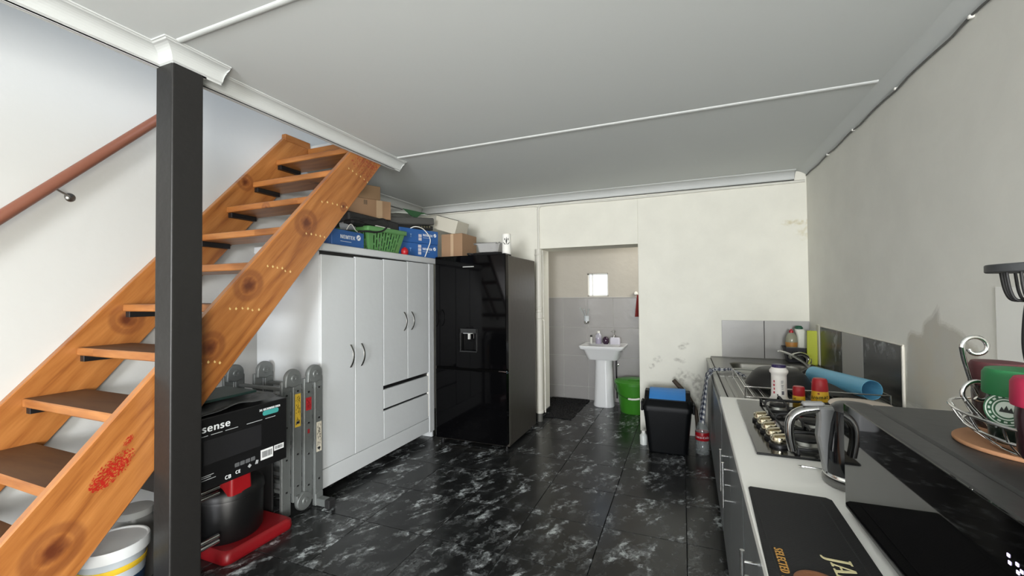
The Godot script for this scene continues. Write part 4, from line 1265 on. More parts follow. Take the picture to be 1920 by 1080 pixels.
func on_wardrobe() -> void:
	var G := "blue cartons on the wardrobe"
	var t := thing("blue_carton", "blue lettered carton at the left end of the wardrobe top, below the grey tub", "box", V(-2.67, TOP, 2.70), G)
	var mb := MB.new()
	var xf := rbox(mb, V(-2.545, TOP + 0.069, 2.697), Vector2(0, 1), Vector3(0.362, 0.136, 0.24))
	part(t, "carton", mb, M.blue_card)
	brand_face(t, xf, 1.0)
	var tdir := Vector2(0.15, 0.47)
	for k in 2:
		t = thing("blue_carton", ["lower blue carton of the stack of two beside the green basket", "upper blue carton of the stack of two, under the dark tray"][k], "box", V(-2.68, TOP + 0.147 * k, 3.74), G)
		mb = MB.new()
		xf = rbox(mb, V(-2.545, TOP + 0.074 + 0.147 * k, 3.70 + 0.008 * k), tdir, Vector3(0.50, 0.145, 0.26))
		part(t, "carton", mb, M.blue_card)
		brand_face(t, xf * Transform3D(Basis.IDENTITY, Vector3(0.115, 0.008, 0)), 0.78)
		symbols(t, xf * Transform3D(Basis.IDENTITY, Vector3(-0.15, 0.0, 0)))
		mb = MB.new()
		for j in 3 - k: mb.bx(Vector3(0.0, -0.045 + 0.036 * j, 0), Vector3(0.04, -0.015 + 0.036 * j, 0.001), 0.0)
		part_local(t, "white_sticker", mb, mat(rgb(196, 192, 196), 0.6), xf * Transform3D(Basis.IDENTITY, Vector3(-0.015, 0.0, 0)))
	# green basket
	t = thing("plastic_basket", "green plastic basket with slotted sides on the wardrobe", "basket", V(-2.72, TOP, 3.17))
	var gm := mat(rgb(90, 142, 84), 0.42)
	var b4 := [V(-2.565, TOP + 0.002, 2.97), V(-2.565, TOP + 0.002, 3.37), V(-2.84, TOP + 0.002, 3.37), V(-2.84, TOP + 0.002, 2.97)]
	var t4 := [V(-2.525, TOP + 0.205, 2.91), V(-2.525, TOP + 0.225, 3.44), V(-2.89, TOP + 0.225, 3.44), V(-2.89, TOP + 0.205, 2.91)]
	for s in 4:
		mb = MB.new()
		var a: Vector3 = b4[s]; var b: Vector3 = b4[(s + 1) % 4]; var c: Vector3 = t4[(s + 1) % 4]; var d: Vector3 = t4[s]
		var nu := 25; var nv := 12
		var cell := func(u: float, v: float) -> Vector3: return a.lerp(b, u).lerp(d.lerp(c, u), v)
		var nn := ((b - a).cross(d - a)).normalized()
		if nn.dot((a + b) * 0.5 - V(-2.72, TOP, 3.17)) < 0.0: nn = -nn
		for i in nu:
			for j in nv:
				var slot := (i % 2 == 1) and j > 0 and j < nv - 2 and ((j + (i / 2) * 2) % 5 != 0) and i > 1 and i < nu - 2
				if slot: continue
				var q := [cell.call(float(i) / nu, float(j) / nv), cell.call(float(i + 1) / nu, float(j) / nv), cell.call(float(i + 1) / nu, float(j + 1) / nv), cell.call(float(i) / nu, float(j + 1) / nv)]
				var w := nn * 0.004
				mb.quad(q[0], q[1], q[2], q[3], nn)
				mb.quad(q[0] - w, q[1] - w, q[2] - w, q[3] - w, -nn)
				for e in 4:
					var o: Vector3 = (q[e] + q[(e + 1) % 4]) * 0.5 - (q[0] + q[2]) * 0.5
					mb.quad(q[e], q[(e + 1) % 4], q[(e + 1) % 4] - w, q[e] - w, o.normalized())
		part(t, "side_panel", mb, gm)
	mb = MB.new()
	mb.bx(V(-2.84, TOP + 0.001, 2.97), V(-2.565, TOP + 0.006, 3.37), 0.002)
	part(t, "base", mb, gm)
	mb = MB.new()
	mb.loft([rrq(t4, 0.002, -0.035), rrq(t4, 0.016, -0.035), rrq(t4, 0.018, 0.004), rrq(t4, -0.004, 0.008)], false, false)
	part(t, "rim", mb, gm)
	mb = MB.new()
	mb.box(t4[0].lerp(t4[1], 0.35) + Vector3(0.004, 0.011, 0), Vector3(0.02, 0.006, 0.19), 0.002)
	part(t, "label_strip", mb, M.white_plastic, "white strip on the basket rim")
	# grey tub, black cord
	t = thing("grey_tub", "small grey plastic tub lying on the left blue carton", "tub", V(-2.66, TOP + 0.137, 2.76))
	mb = MB.new()
	mb.lathe([Vector2(0, 0), Vector2(0.036, 0), Vector2(0.048, 0.10), Vector2(0.051, 0.10), Vector2(0.051, 0.108), Vector2(0.046, 0.108), Vector2(0.036, 0.012), Vector2(0, 0.012)], Transform3D(Basis(Vector3.UP, 0.5) * Basis(Vector3(0, 0, 1), -1.35), V(-2.69, TOP + 0.188, 2.76)), 26)
	part(t, "shell", mb, mat(rgb(128, 132, 136), 0.4))
	mb = MB.new()
	mb.tube(curve([V(-2.57, TOP + 0.15, 2.70), V(-2.56, TOP + 0.20, 2.74), V(-2.56, TOP + 0.15, 2.80), V(-2.562, TOP + 0.139, 2.86)], 6), 0.003, 6)
	part(t, "white_cord", mb, M.white_plastic)
	mb = MB.new()
	mb.tube(curve([V(-2.60, TOP + 0.20, 2.76), V(-2.53, TOP + 0.262, 2.88), V(-2.515, TOP + 0.268, 2.97), V(-2.51, TOP + 0.295, 3.09), V(-2.505, TOP + 0.25, 3.14), V(-2.505, TOP + 0.19, 3.08), V(-2.502, TOP + 0.16, 2.97), V(-2.505, TOP + 0.155, 2.88), V(-2.54, TOP + 0.145, 2.80)], 7), 0.008, 8)
	solo("black_cable", "thick black cable looped over the rim of the green basket", "cable", mb, M.rubber, V(-2.53, TOP + 0.2, 2.95))
	mb = MB.new()
	mb.bx(V(-2.66, TOP + 0.20, 2.74), V(-2.545, TOP + 0.248, 2.90), 0.018)
	solo("black_bag", "small black bag beside the cord, left of the green basket", "bag", mb, mat(rgb(20, 20, 22), 0.7), V(-2.60, TOP + 0.2, 2.82))
	# dark case with two brown cartons on it
	mb = MB.new()
	mb.bx(V(-3.05, TOP + 0.236, 2.78), V(-2.62, TOP + 0.328, 3.46), 0.012)
	t = thing("dark_case", "flat dark case lying on the green basket, under brown cartons", "case", V(-2.84, TOP + 0.236, 3.1))
	part(t, "shell", mb, mat(rgb(40, 41, 42), 0.55))
	mb = MB.new()
	mb.bx(V(-2.619, TOP + 0.28, 2.80), V(-2.617, TOP + 0.284, 3.44), 0.0)
	part(t, "seam", mb, M.black)
	var td := Vector2(0.2, 0.43)
	t = thing("brown_carton", "brown taped carton on the dark case, under another brown carton", "box", V(-2.80, TOP + 0.33, 3.13), "brown cartons above the wardrobe")
	mb = MB.new()
	xf = rbox(mb, V(-2.70, TOP + 0.33 + 0.087, 3.095), td, Vector3(0.474, 0.172, 0.27), 0.003)
	part(t, "carton", mb, M.brown_card)
	mb = MB.new()
	mb.bx(Vector3(0.09, -0.085, 0), Vector3(0.15, 0.085, 0.0008), 0.0)
	part_local(t, "tape", mb, M.tape, xf, "pale packing tape")
	mb = MB.new()
	for k in 3: mb.bx(Vector3(-0.03 + 0.012 * k, 0.03, 0), Vector3(-0.025 + 0.012 * k, 0.072, 0.0008), 0.0)
	part_local(t, "handling_symbol", mb, M.print_dark, xf)
	t = thing("brown_carton", "topmost brown carton, close under the ceiling by the stairs", "box", V(-2.82, TOP + 0.504, 3.05), "brown cartons above the wardrobe")
	mb = MB.new()
	xf = rbox(mb, V(-2.735, TOP + 0.505 + 0.066, 3.04), td, Vector3(0.40, 0.13, 0.24), 0.003)
	part(t, "carton", mb, bumpy(mat(rgb(138, 112, 84), 0.85), 3.0, 0.12))
	# dark tray on the blue stack
	t = thing("dark_tray", "dark grey tray lying on the stacked blue cartons", "tray", V(-2.7, TOP + 0.296, 3.70))
	mb = MB.new()
	xf = rbox(mb, V(-2.57, TOP + 0.375, 3.64), tdir, Vector3(0.56, 0.075, 0.30), 0.012, 0.10)
	part(t, "lid", mb, mat(rgb(78, 78, 76), 0.5))
	mb = MB.new()
	rbox(mb, V(-2.58, TOP + 0.318, 3.65), tdir, Vector3(0.52, 0.045, 0.28), 0.004, 0.04)
	part(t, "body", mb, mat(rgb(22, 23, 24), 0.6))
	mb = MB.new()
	for k in 5: mb.bx(Vector3(0.06 + 0.035 * k, -0.012, 0.0), Vector3(0.075 + 0.035 * k, 0.008, 0.002), 0.0)
	part_local(t, "vent", mb, mat(rgb(92, 88, 66), 0.6), Transform3D(xf.basis, V(-2.578, TOP + 0.318, 3.652)))
	# white bag with a green flap on the tray
	mb = MB.new()
	cloth(mb, func(u: float, w: float) -> Vector3:
		var x := lerpf(-2.90, -2.62, u) + 0.10 * w * 0.3; var d := lerpf(3.42, 3.96, w)
		var b := sin(PI * u) * sin(PI * w)
		return V(x, TOP + 0.424 + 0.06 * w + 0.055 * sqrt(maxf(b, 0.0)) + 0.006 * sin(w * 17.0 + u * 9.0) * b, d), 20, 26, 0.004)
	t = thing("white_bag", "white plastic bag with a dark green flap lying on the dark tray", "bag", V(-2.75, TOP + 0.41, 3.69))
	part(t, "bag", mb, mat(rgb(206, 210, 204), 0.45))
	mb = MB.new()
	mb.prism(PackedVector2Array([Vector2(-0.19, 0.03), Vector2(0.20, 0.045), Vector2(0.10, 0.02), Vector2(0.02, -0.035), Vector2(-0.06, -0.025)]), 0.006, Transform3D(Basis(V(0.06, 0, 1).normalized(), Vector3.UP, V(0, 0, 1).cross(Vector3.UP)), V(-2.60, TOP + 0.452, 3.70)))
	part(t, "flap", mb, mat(rgb(28, 84, 44), 0.5), "dark green flap")
	# red reel, white cable
	mb = MB.new()
	mb.lathe([Vector2(0, 0.0), Vector2(0.026, 0.0), Vector2(0.034, 0.01), Vector2(0.036, 0.035), Vector2(0.030, 0.056), Vector2(0.018, 0.066), Vector2(0, 0.068)], at(-2.522, TOP + 0.001, 3.42), 24)
	mb.lathe([Vector2(0.010, 0.066), Vector2(0.012, 0.072), Vector2(0, 0.074)], at(-2.522, TOP + 0.001, 3.42), 14)
	solo("red_reel", "small round red reel on the wardrobe edge beside the green basket", "reel", mb, M.red, V(-2.522, TOP, 3.42))
	mb = MB.new()
	mb.tube(curve([V(-2.60, TOP + 0.285, 3.60), V(-2.545, TOP + 0.31, 3.625), V(-2.518, TOP + 0.302, 3.715), V(-2.500, TOP + 0.252, 3.79), V(-2.494, TOP + 0.19, 3.83), V(-2.500, TOP + 0.107, 3.80), V(-2.512, TOP + 0.008, 3.755)], 7), 0.005, 8)
	solo("white_cable", "thin white cable hanging down over the stacked blue cartons", "cable", mb, M.white_plastic, V(-2.49, TOP, 3.72))
	# cartons on the fridge
	t = thing("brown_carton", "upright brown carton with a tape seam standing on the fridge", "box", V(-2.30, TOP, 4.15), "brown cartons above the wardrobe")
	mb = MB.new()
	mb.bx(V(-2.462, TOP + 0.001, 4.0), V(-2.20, TOP + 0.272, 4.34), 0.003)
	part(t, "carton", mb, M.brown_card)
	mb = MB.new()
	mb.bx(V(-2.345, TOP + 0.004, 3.9985), V(-2.31, TOP + 0.27, 4.001), 0.0)
	part(t, "tape", mb, M.tape, "pale tape seam")
	t = thing("white_carton", "tilted off-white carton resting on the brown carton and blue cartons", "box", V(-2.44, TOP + 0.30, 4.15))
	mb = MB.new()
	xf = Transform3D(Basis(Vector3(0, 0, 1), -0.30), V(-2.428, 2.300, 4.035))
	mb.box(xf * Vector3(0, 0, -0.13), Vector3(0.285, 0.155, 0.26), 0.003, xf.basis)
	part(t, "carton", mb, mat(rgb(196, 192, 178), 0.8))
	mb = MB.new()
	mb.bx(Vector3(-0.14, 0.074, -0.02), Vector3(0.142, 0.0795, 0.002), 0.001)
	part_local(t, "lid_edge", mb, M.black, xf, "dark slit under the lid")
	# foil tray, roll and dark tin on the fridge
	t = thing("baking_tin", "flat dark baking tin on the fridge, under the foil tray", "tin", V(-1.85, TOP, 3.98))
	mb = MB.new()
	mb.loft([rr(-1.855, TOP + 0.001, 3.99, 0.14, 0.12, 0.02, 4), rr(-1.855, TOP + 0.028, 3.99, 0.15, 0.13, 0.022, 4), rr(-1.855, TOP + 0.030, 3.99, 0.16, 0.14, 0.026, 4), rr(-1.855, TOP + 0.033, 3.99, 0.145, 0.125, 0.02, 4), rr(-1.855, TOP + 0.02, 3.99, 0.14, 0.12, 0.02, 4)])
	part(t, "tin", mb, M.iron)
	mb = MB.new()
	mb.tube(curve([V(-2.005, TOP + 0.028, 3.93), V(-2.08, TOP + 0.034, 3.90), V(-2.09, TOP + 0.022, 3.96), V(-2.08, TOP + 0.034, 4.02), V(-2.005, TOP + 0.028, 4.02)], 5), 0.007, 8)
	part(t, "grip", mb, M.iron)
	t = thing("foil_tray", "crinkled silver foil tray on top of the fridge", "tray", V(-1.855, TOP + 0.05, 3.98))
	mb = MB.new()
	var rings := []
	for q in [[0.0, 0.085], [0.004, 0.098], [0.07, 0.118], [0.074, 0.14], [0.078, 0.142], [0.072, 0.112], [0.05, 0.104]]:
		var r := rr(-1.85, TOP + 0.040 + q[0] * 1.15, 3.98, q[1] * 1.12, q[1] * 0.85, q[1] * 0.3, 5)
		for j in r.size(): r[j] += Vector3(0.005 * sin(j * 2.7 + q[0] * 50.0), 0.007 * sin(j * 1.9) * clampf(q[0] * 14.0, 0.0, 1.0), 0.005 * cos(j * 3.3))
		rings.append(r)
	mb.loft(rings, true, true)
	var foil := bumpy(mat(rgb(196, 196, 194), 0.28, 0.35), 12.0, 0.9)
	part(t, "tray", mb, foil)
	var img := Image.create(256, 128, false, Image.FORMAT_RGB8)
	img.fill(rgb(232, 232, 226))
	for y in 128:
		for x in 256:
			var px := (x - 48.0) / 1.35; var py := (y - 42.0) / 1.35
			var f := absf(px) / 5.5 + absf(py) / 19.0
			var on := f < 1.0
			var ar := absf(px); var arc := 14.0 - 0.012 * (ar - 30.0) * (ar - 30.0) * 0.6
			if ar > 7.0 and ar < 27.0 and absf(py - (16.0 - (ar - 7.0) * 0.55)) < 3.2 - 0.08 * ar: on = true
			if Vector2(ar - 12.0, (py + 8.0) * 0.7).length() < 3.5: on = true
			if on: img.set_pixel(x, y, rgb(46, 46, 46))
	t = thing("kitchen_roll", "white roll with a dark flower print standing on the fridge corner", "roll", V(-1.652, TOP, 3.93))
	mb = MB.new()
	mb.lathe([Vector2(0.044, 0.0), Vector2(0.0445, 0.205)], at(-1.652, TOP + 0.005, 3.93), 40)
	part(t, "paper", mb, textured(img, 0.75))
	mb = MB.new()
	mb.lathe([Vector2(0.0445, 0.205), Vector2(0.042, 0.212), Vector2(0.018, 0.212), Vector2(0.018, 0.18), Vector2(0, 0.18)], at(-1.652, TOP + 0.005, 3.93), 30)
	part(t, "core", mb, M.paper)

# ring through four rim corners, pushed outwards and up
func rrq(c4: Array, out: float, dy: float) -> PackedVector3Array:
	var o := PackedVector3Array()
	var mid: Vector3 = (c4[0] + c4[1] + c4[2] + c4[3]) / 4.0
	for s in 4:
		var a: Vector3 = c4[s]; var b: Vector3 = c4[(s + 1) % 4]
		for k in 6:
			var p := a.lerp(b, 0.03 + 0.94 * k / 5.0)
			var d := p - mid
			d.y = 0
			o.append(p + d.normalized() * out * 1.2 + Vector3(0, dy, 0))
	return o

# ---------------------------------------------------------------- bathroom and the floor by the back wall
func bathroom_things() -> void:
	var cer := mat(rgb(222, 223, 224), 0.16)
	var t := thing("wash_basin", "white pedestal wash basin on the tiled bathroom wall", "basin", V(-1.005, 0, 5.78))
	var mb := MB.new()
	var rings := []
	for q in [[0.0, 0.135], [0.02, 0.140], [0.06, 0.132], [0.30, 0.122], [0.55, 0.112], [0.64, 0.116]]: rings.append(rr(-1.008, q[0] + 0.001, 5.80, q[1], q[1], q[1] * 0.75, 6))
	mb.loft(rings)
	part(t, "pedestal", mb, cer)
	mb = MB.new()
	mb.loft([rr(-1.005, 0.635, 5.80, 0.19, 0.16, 0.05, 6), rr(-1.005, 0.66, 5.80, 0.205, 0.18, 0.06, 6), rr(-1.005, 0.775, 5.78, 0.245, 0.215, 0.05, 6), rr(-1.005, 0.785, 5.775, 0.285, 0.232, 0.03, 6), rr(-1.005, 0.822, 5.775, 0.295, 0.237, 0.03, 6), rr(-1.005, 0.828, 5.775, 0.288, 0.230, 0.03, 6), rr(-1.005, 0.824, 5.74, 0.22, 0.16, 0.06, 6), rr(-1.005, 0.78, 5.74, 0.20, 0.14, 0.06, 6), rr(-1.005, 0.72, 5.74, 0.14, 0.09, 0.05, 6)])
	part(t, "bowl", mb, cer)
	for x in [-1.0, -0.90]:
		mb = MB.new()
		mb.lathe([Vector2(0, 0), Vector2(0.022, 0), Vector2(0.018, 0.05), Vector2(0.024, 0.055), Vector2(0.024, 0.075), Vector2(0, 0.08)], at(x, 0.827, 5.93), 16)
		mb.tube([V(x, 0.865, 5.93), V(x, 0.868, 5.87), V(x, 0.85, 5.85)], 0.009, 8)
		part(t, "basin_tap", mb, M.chrome)
	mb = MB.new()
	mb.tube(curve([V(-0.868, 0.70, 5.99), V(-0.868, 0.5, 5.96), V(-0.868, 0.25, 5.98), V(-0.868, 0.06, 6.0)], 6), 0.010, 8)
	part(t, "hose", mb, M.black)
	mb = MB.new()
	mb.lathe([Vector2(0, 0), Vector2(0.022, 0), Vector2(0.018, 0.04), Vector2(0, 0.045)], Transform3D(Basis(Vector3(1, 0, 0), PI / 2), V(-0.85, 0.53, 6.0)), 14)
	part(t, "valve", mb, M.chrome)
	# toiletries on the basin
	var clear := mat(Color(0.85, 0.85, 0.9, 0.35), 0.08)
	clear.transparency = BaseMaterial3D.TRANSPARENCY_ALPHA
	t = thing("soap_bottle", "clear bottle half full of lilac soap on the basin, left of the dark round pot", "bottle", V(-1.087, 0.829, 5.85))
	mb = MB.new()
	mb.lathe([Vector2(0.0, 0.003), Vector2(0.041, 0.003), Vector2(0.043, 0.075), Vector2(0.0, 0.075)], at(-1.087, 0.829, 5.85), 20)
	part(t, "soap", mb, mat(rgb(112, 88, 128), 0.3))
	mb = MB.new()
	mb.lathe([Vector2(0.044, 0.001), Vector2(0.046, 0.07), Vector2(0.042, 0.12), Vector2(0.018, 0.145), Vector2(0.016, 0.16)], at(-1.087, 0.829, 5.85), 20)
	part(t, "bottle", mb, clear)
	mb = MB.new()
	mb.lathe([Vector2(0.018, 0.15), Vector2(0.018, 0.175), Vector2(0, 0.178)], at(-1.087, 0.829, 5.85), 14)
	part(t, "cap", mb, M.white_plastic)
	t = thing("round_pot", "dark purple round pot on the basin between the two clear bottles", "pot", V(-0.985, 0.829, 5.83))
	mb = MB.new()
	mb.lathe([Vector2(0, 0), Vector2(0.03, 0), Vector2(0.044, 0.03), Vector2(0.042, 0.07), Vector2(0.03, 0.09), Vector2(0.022, 0.1), Vector2(0, 0.104)], at(-0.985, 0.829, 5.83), 22)
	part(t, "pot", mb, mat(rgb(52, 34, 52), 0.15))
	t = thing("pump_bottle", "clear lilac pump bottle at the right of the basin", "bottle", V(-0.86, 0.829, 5.83))
	mb = MB.new()
	mb.loft([rr(-0.86, 0.830, 5.83, 0.068, 0.03, 0.02, 4), rr(-0.86, 0.90, 5.83, 0.07, 0.032, 0.02, 4), rr(-0.86, 0.925, 5.83, 0.06, 0.028, 0.02, 4)])
	part(t, "bottle", mb, mat(rgb(200, 198, 208), 0.15))
	mb = MB.new()
	mb.lathe([Vector2(0.02, 0.095), Vector2(0.02, 0.12), Vector2(0.008, 0.125), Vector2(0.008, 0.17), Vector2(0.018, 0.172), Vector2(0.018, 0.185), Vector2(0, 0.186)], at(-0.875, 0.829, 5.83), 14)
	mb.tube([V(-0.875, 1.005, 5.83), V(-0.915, 1.0, 5.83)], 0.006, 8)
	part(t, "pump", mb, M.chrome)
	t = thing("cream_tube", "slim pale tube with a dark cap at the left of the basin", "tube", V(-1.19, 0.829, 5.85))
	mb = MB.new()
	mb.lathe([Vector2(0, 0.0), Vector2(0.018, 0.0), Vector2(0.02, 0.09), Vector2(0, 0.095)], at(-1.19, 0.829, 5.85), 14)
	part(t, "tube", mb, mat(rgb(198, 198, 192), 0.35))
	mb = MB.new()
	mb.lathe([Vector2(0.014, 0.09), Vector2(0.014, 0.115), Vector2(0, 0.117)], at(-1.19, 0.829, 5.85), 14)
	part(t, "cap", mb, M.black)
	# wall holder
	t = thing("toothbrush_holder", "chrome and glass holder with brushes on the bathroom tiles", "holder", V(-1.275, 1.11, 5.97))
	mb = MB.new()
	mb.lathe([Vector2(0.030, 0.06), Vector2(0.034, 0.06), Vector2(0.036, 0.15), Vector2(0.033, 0.15), Vector2(0.030, 0.06)], at(-1.275, 1.055, 5.965), 20)
	part(t, "tumbler", mb, mat(rgb(190, 196, 200), 0.15))
	mb = MB.new()
	mb.lathe([Vector2(0, 0.03), Vector2(0.036, 0.04), Vector2(0.042, 0.06), Vector2(0.042, 0.075), Vector2(0.034, 0.08)], at(-1.275, 1.055, 5.965), 20)
	mb.bx(V(-1.285, 1.10, 5.97), V(-1.265, 1.13, 6.018), 0.003)
	part(t, "ring", mb, M.chrome)
	for q in [[-1.365, 1.315], [-1.31, 1.30], [-1.245, 1.30]]:
		mb = MB.new()
		mb.tube([V(-1.275, 1.13, 5.965), V(lerpf(-1.275, q[0], 0.85), q[1] - 0.02, 5.965), V(q[0], q[1], 5.965)], 0.006, 8)
		mb.box(V(q[0], q[1], 5.957), Vector3(0.028, 0.012, 0.016), 0.002, Basis(Vector3(0, 0, 1), 0.5))
		part(t, "brush", mb, mat(rgb(150, 156, 156), 0.3))
	# hook and red cloth
	mb = MB.new()
	mb.lathe([Vector2(0, 0), Vector2(0.028, 0), Vector2(0.03, 0.02), Vector2(0.018, 0.05), Vector2(0, 0.056)], Transform3D(Basis(Vector3(1, 0, 0), PI / 2), V(-0.60, 1.518, 6.029)), 18)
	solo("wall_hook", "white round hook on the bathroom wall above the red cloth", "hook", mb, M.white_plastic, V(-0.60, 1.518, 6.02))
	mb = MB.new()
	cloth(mb, func(u: float, w: float) -> Vector3:
		return V(-0.565 + (u - 0.5) * (0.03 + 0.10 * w) + 0.02 * w, 1.50 - 0.30 * w, 5.985 + 0.012 * sin(u * 11.0) * w), 14, 16, 0.006)
	solo("red_cloth", "dark red cloth hanging from the white bathroom hook", "cloth", mb, mat(rgb(112, 26, 24), 0.8), V(-0.59, 1.35, 5.985))
	# bath mat
	mb = MB.new()
	var rg := RandomNumberGenerator.new(); rg.seed = 9
	mb.prism(PackedVector2Array([Vector2(-1.80, 5.0), Vector2(-1.27, 4.985), Vector2(-1.245, 5.97), Vector2(-1.80, 5.98)]), 0.012, Transform3D(Basis(Vector3(1, 0, 0), V(0, 0, 1), Vector3(0, 1, 0)), V(0, 0.001, 0)), 0.004)
	for k in 1400:
		var x := rg.randf_range(-1.78, -1.27); var d := rg.randf_range(5.0, 5.96)
		var a := rg.randf() * TAU; var r := 0.006
		var p := V(x, 0.012, d)
		var tip := p + Vector3(rg.randf_range(-0.008, 0.008), rg.randf_range(0.008, 0.014), rg.randf_range(-0.008, 0.008))
		mb.tri(p + Vector3(cos(a), 0, sin(a)) * r, p + Vector3(cos(a + 2.1), 0, sin(a + 2.1)) * r, tip, Vector3(cos(a + 1.05), 0.5, sin(a + 1.05)))
		mb.tri(p + Vector3(cos(a + 2.1), 0, sin(a + 2.1)) * r, p + Vector3(cos(a + 4.2), 0, sin(a + 4.2)) * r, tip, Vector3(cos(a + 3.15), 0.5, sin(a + 3.15)))
		mb.tri(p + Vector3(cos(a + 4.2), 0, sin(a + 4.2)) * r, p + Vector3(cos(a), 0, sin(a)) * r, tip, Vector3(cos(a + 5.25), 0.5, sin(a + 5.25)))
	solo("bath_mat", "black shaggy bath mat on the bathroom floor by the doorway", "mat", mb, mat(rgb(12, 11, 13), 0.95), V(-1.53, 0, 5.5))
	# green bucket
	t = thing("green_bucket", "green lidded bucket with a wire handle beside the basin", "bucket", V(-0.60, 0, 5.62))
	var gm := mat(rgb(58, 128, 34), 0.4)
	mb = MB.new()
	mb.lathe([Vector2(0, 0.001), Vector2(0.165, 0.001), Vector2(0.17, 0.01), Vector2(0.225, 0.36), Vector2(0.238, 0.362), Vector2(0.238, 0.375), Vector2(0.228, 0.378)], at(-0.60, 0, 5.62), 40)
	part(t, "pail", mb, gm)
	mb = MB.new()
	mb.lathe([Vector2(0.242, 0.366), Vector2(0.244, 0.392), Vector2(0.236, 0.398), Vector2(0.20, 0.402), Vector2(0.19, 0.41), Vector2(0, 0.415)], at(-0.60, 0, 5.62), 40)
	mb.tube(curve([V(-0.66, 0.412, 5.55), V(-0.63, 0.425, 5.53), V(-0.55, 0.425, 5.53), V(-0.52, 0.412, 5.55)], 4), 0.008, 8)
	part(t, "lid", mb, gm)
	mb = MB.new()
	var hp := []
	for k in 17:
		var a := PI * k / 16.0
		hp.append(V(-0.60 - cos(a) * 0.236, 0.34 - sin(a) * 0.135, 5.62 - sin(a) * 0.222))
	mb.tube(hp, 0.005, 8)
	part(t, "wire_handle", mb, mat(rgb(40, 84, 30), 0.5))
	mb = MB.new()
	mb.tube([hp[7], hp[8], hp[9], hp[10]], 0.012, 10)
	part(t, "grip", mb, M.white_plastic, "white handle grip")
	# swing bin
	t = thing("swing_bin", "black swing bin with a bright blue flap by the doorway", "bin", V(-0.15, 0, 4.37))
	var bk := mat(rgb(9, 11, 13), 0.45, 0.0, 0.3)
	mb = MB.new()
	mb.loft([rr(-0.15, 0.001, 4.37, 0.165, 0.125, 0.04, 5), rr(-0.15, 0.012, 4.37, 0.175, 0.135, 0.045, 5), rr(-0.152, 0.405, 4.37, 0.215, 0.165, 0.05, 5)], true, true)
	part(t, "body", mb, bk)
	mb = MB.new()
	mb.prism(PackedVector2Array([Vector2(-0.09, 0.36), Vector2(-0.085, 0.20), Vector2(-0.06, 0.12), Vector2(0, 0.085), Vector2(0.06, 0.12), Vector2(0.085, 0.20), Vector2(0.09, 0.36)]), 0.004, Transform3D(Basis(Vector3(1, 0, 0), Vector3(0, 1, -0.075).normalized(), Vector3(1, 0, 0).cross(Vector3(0, 1, -0.075).normalized())), V(-0.15, 0, 4.238)), 0.0015)
	part(t, "front_panel", mb, bk)
	mb = MB.new()
	mb.loft([rr(-0.152, 0.400, 4.37, 0.224, 0.174, 0.05, 5), rr(-0.152, 0.435, 4.37, 0.226, 0.176, 0.05, 5), rr(-0.152, 0.455, 4.37, 0.216, 0.166, 0.05, 5), rr(-0.152, 0.50, 4.37, 0.205, 0.13, 0.05, 5)], true, true)
	for s in [-1, 1]:
		mb.prism(PackedVector2Array([Vector2(-0.15, 0.45), Vector2(0.15, 0.45), Vector2(0.11, 0.535), Vector2(0.04, 0.572), Vector2(-0.04, 0.565), Vector2(-0.11, 0.52)]), 0.04, Transform3D(Basis(V(0, 0, 1), Vector3.UP, Vector3(1, 0, 0)), V(-0.152 + s * 0.185 - 0.02, 0, 4.37)), 0.006)
	part(t, "lid_frame", mb, bk)
	mb = MB.new()
	var fl := []
	for k in 9:
		var a := float(k) / 8.0
		var d := lerpf(4.226, 4.50, a)
		fl.append([d, 0.448 + 0.12 * sin(a * PI * 0.62)])
	for k in 8:
		var d0: float = fl[k][0]; var d1: float = fl[k + 1][0]; var y0: float = fl[k][1]; var y1: float = fl[k + 1][1]
		var nn := V(0, d1 - d0, -(y1 - y0)).normalized()
		mb.quad(V(-0.316, y0 + 0.008, d0), V(0.012, y0 + 0.008, d0), V(0.012, y1 + 0.008, d1), V(-0.316, y1 + 0.008, d1), nn)
		mb.quad(V(-0.316, y0, d0), V(0.012, y0, d0), V(0.012, y1, d1), V(-0.316, y1, d1), -nn)
		for x in [-0.316, 0.012]: mb.quad(V(x, y0, d0), V(x, y0 + 0.008, d0), V(x, y1 + 0.008, d1), V(x, y1, d1), Vector3(signf(x + 0.15), 0, 0))
	mb.quad(V(-0.316, 0.448, 4.226), V(0.012, 0.448, 4.226), V(0.012, 0.456, 4.226), V(-0.316, 0.456, 4.226), V(0, 0, -1))
	part(t, "flap", mb, mat(rgb(52, 128, 200), 0.45), "bright blue swing flap")
	for s in [-1, 1]:
		mb = MB.new()
		mb.bx(V(-0.152 + s * 0.222, 0.37, 4.30), V(-0.152 + s * 0.244, 0.46, 4.44), 0.006)
		part(t, "side_clip", mb, bk)
	# stick and strap sticking out behind the bin
	mb = MB.new()
	mb.tube([V(-0.10, 0.63, 4.60), V(-0.02, 0.54, 4.60), V(0.05, 0.46, 4.58), V(0.105, 0.36, 4.52), V(0.13, 0.001, 4.5)], [0.020, 0.024, 0.018, 0.018, 0.014], 8)
	solo("broom_handle", "dark brown bent strap sticking out from behind the swing bin", "strap", mb, mat(rgb(66, 54, 42), 0.7), V(0.0, 0.0, 4.57))
	t = thing("white_flask", "small white bottle half hidden left of the swing bin", "bottle", V(-0.40, 0, 4.42))
	mb = MB.new()
	mb.lathe([Vector2(0, 0.001), Vector2(0.035, 0.001), Vector2(0.037, 0.09), Vector2(0.02, 0.11), Vector2(0.016, 0.12)], at(-0.385, 0, 4.43), 18)
	part(t, "bottle", mb, mat(rgb(206, 210, 206), 0.35))
	mb = MB.new()
	mb.lathe([Vector2(0.018, 0.115), Vector2(0.018, 0.14), Vector2(0, 0.142)], at(-0.385, 0, 4.43), 14)
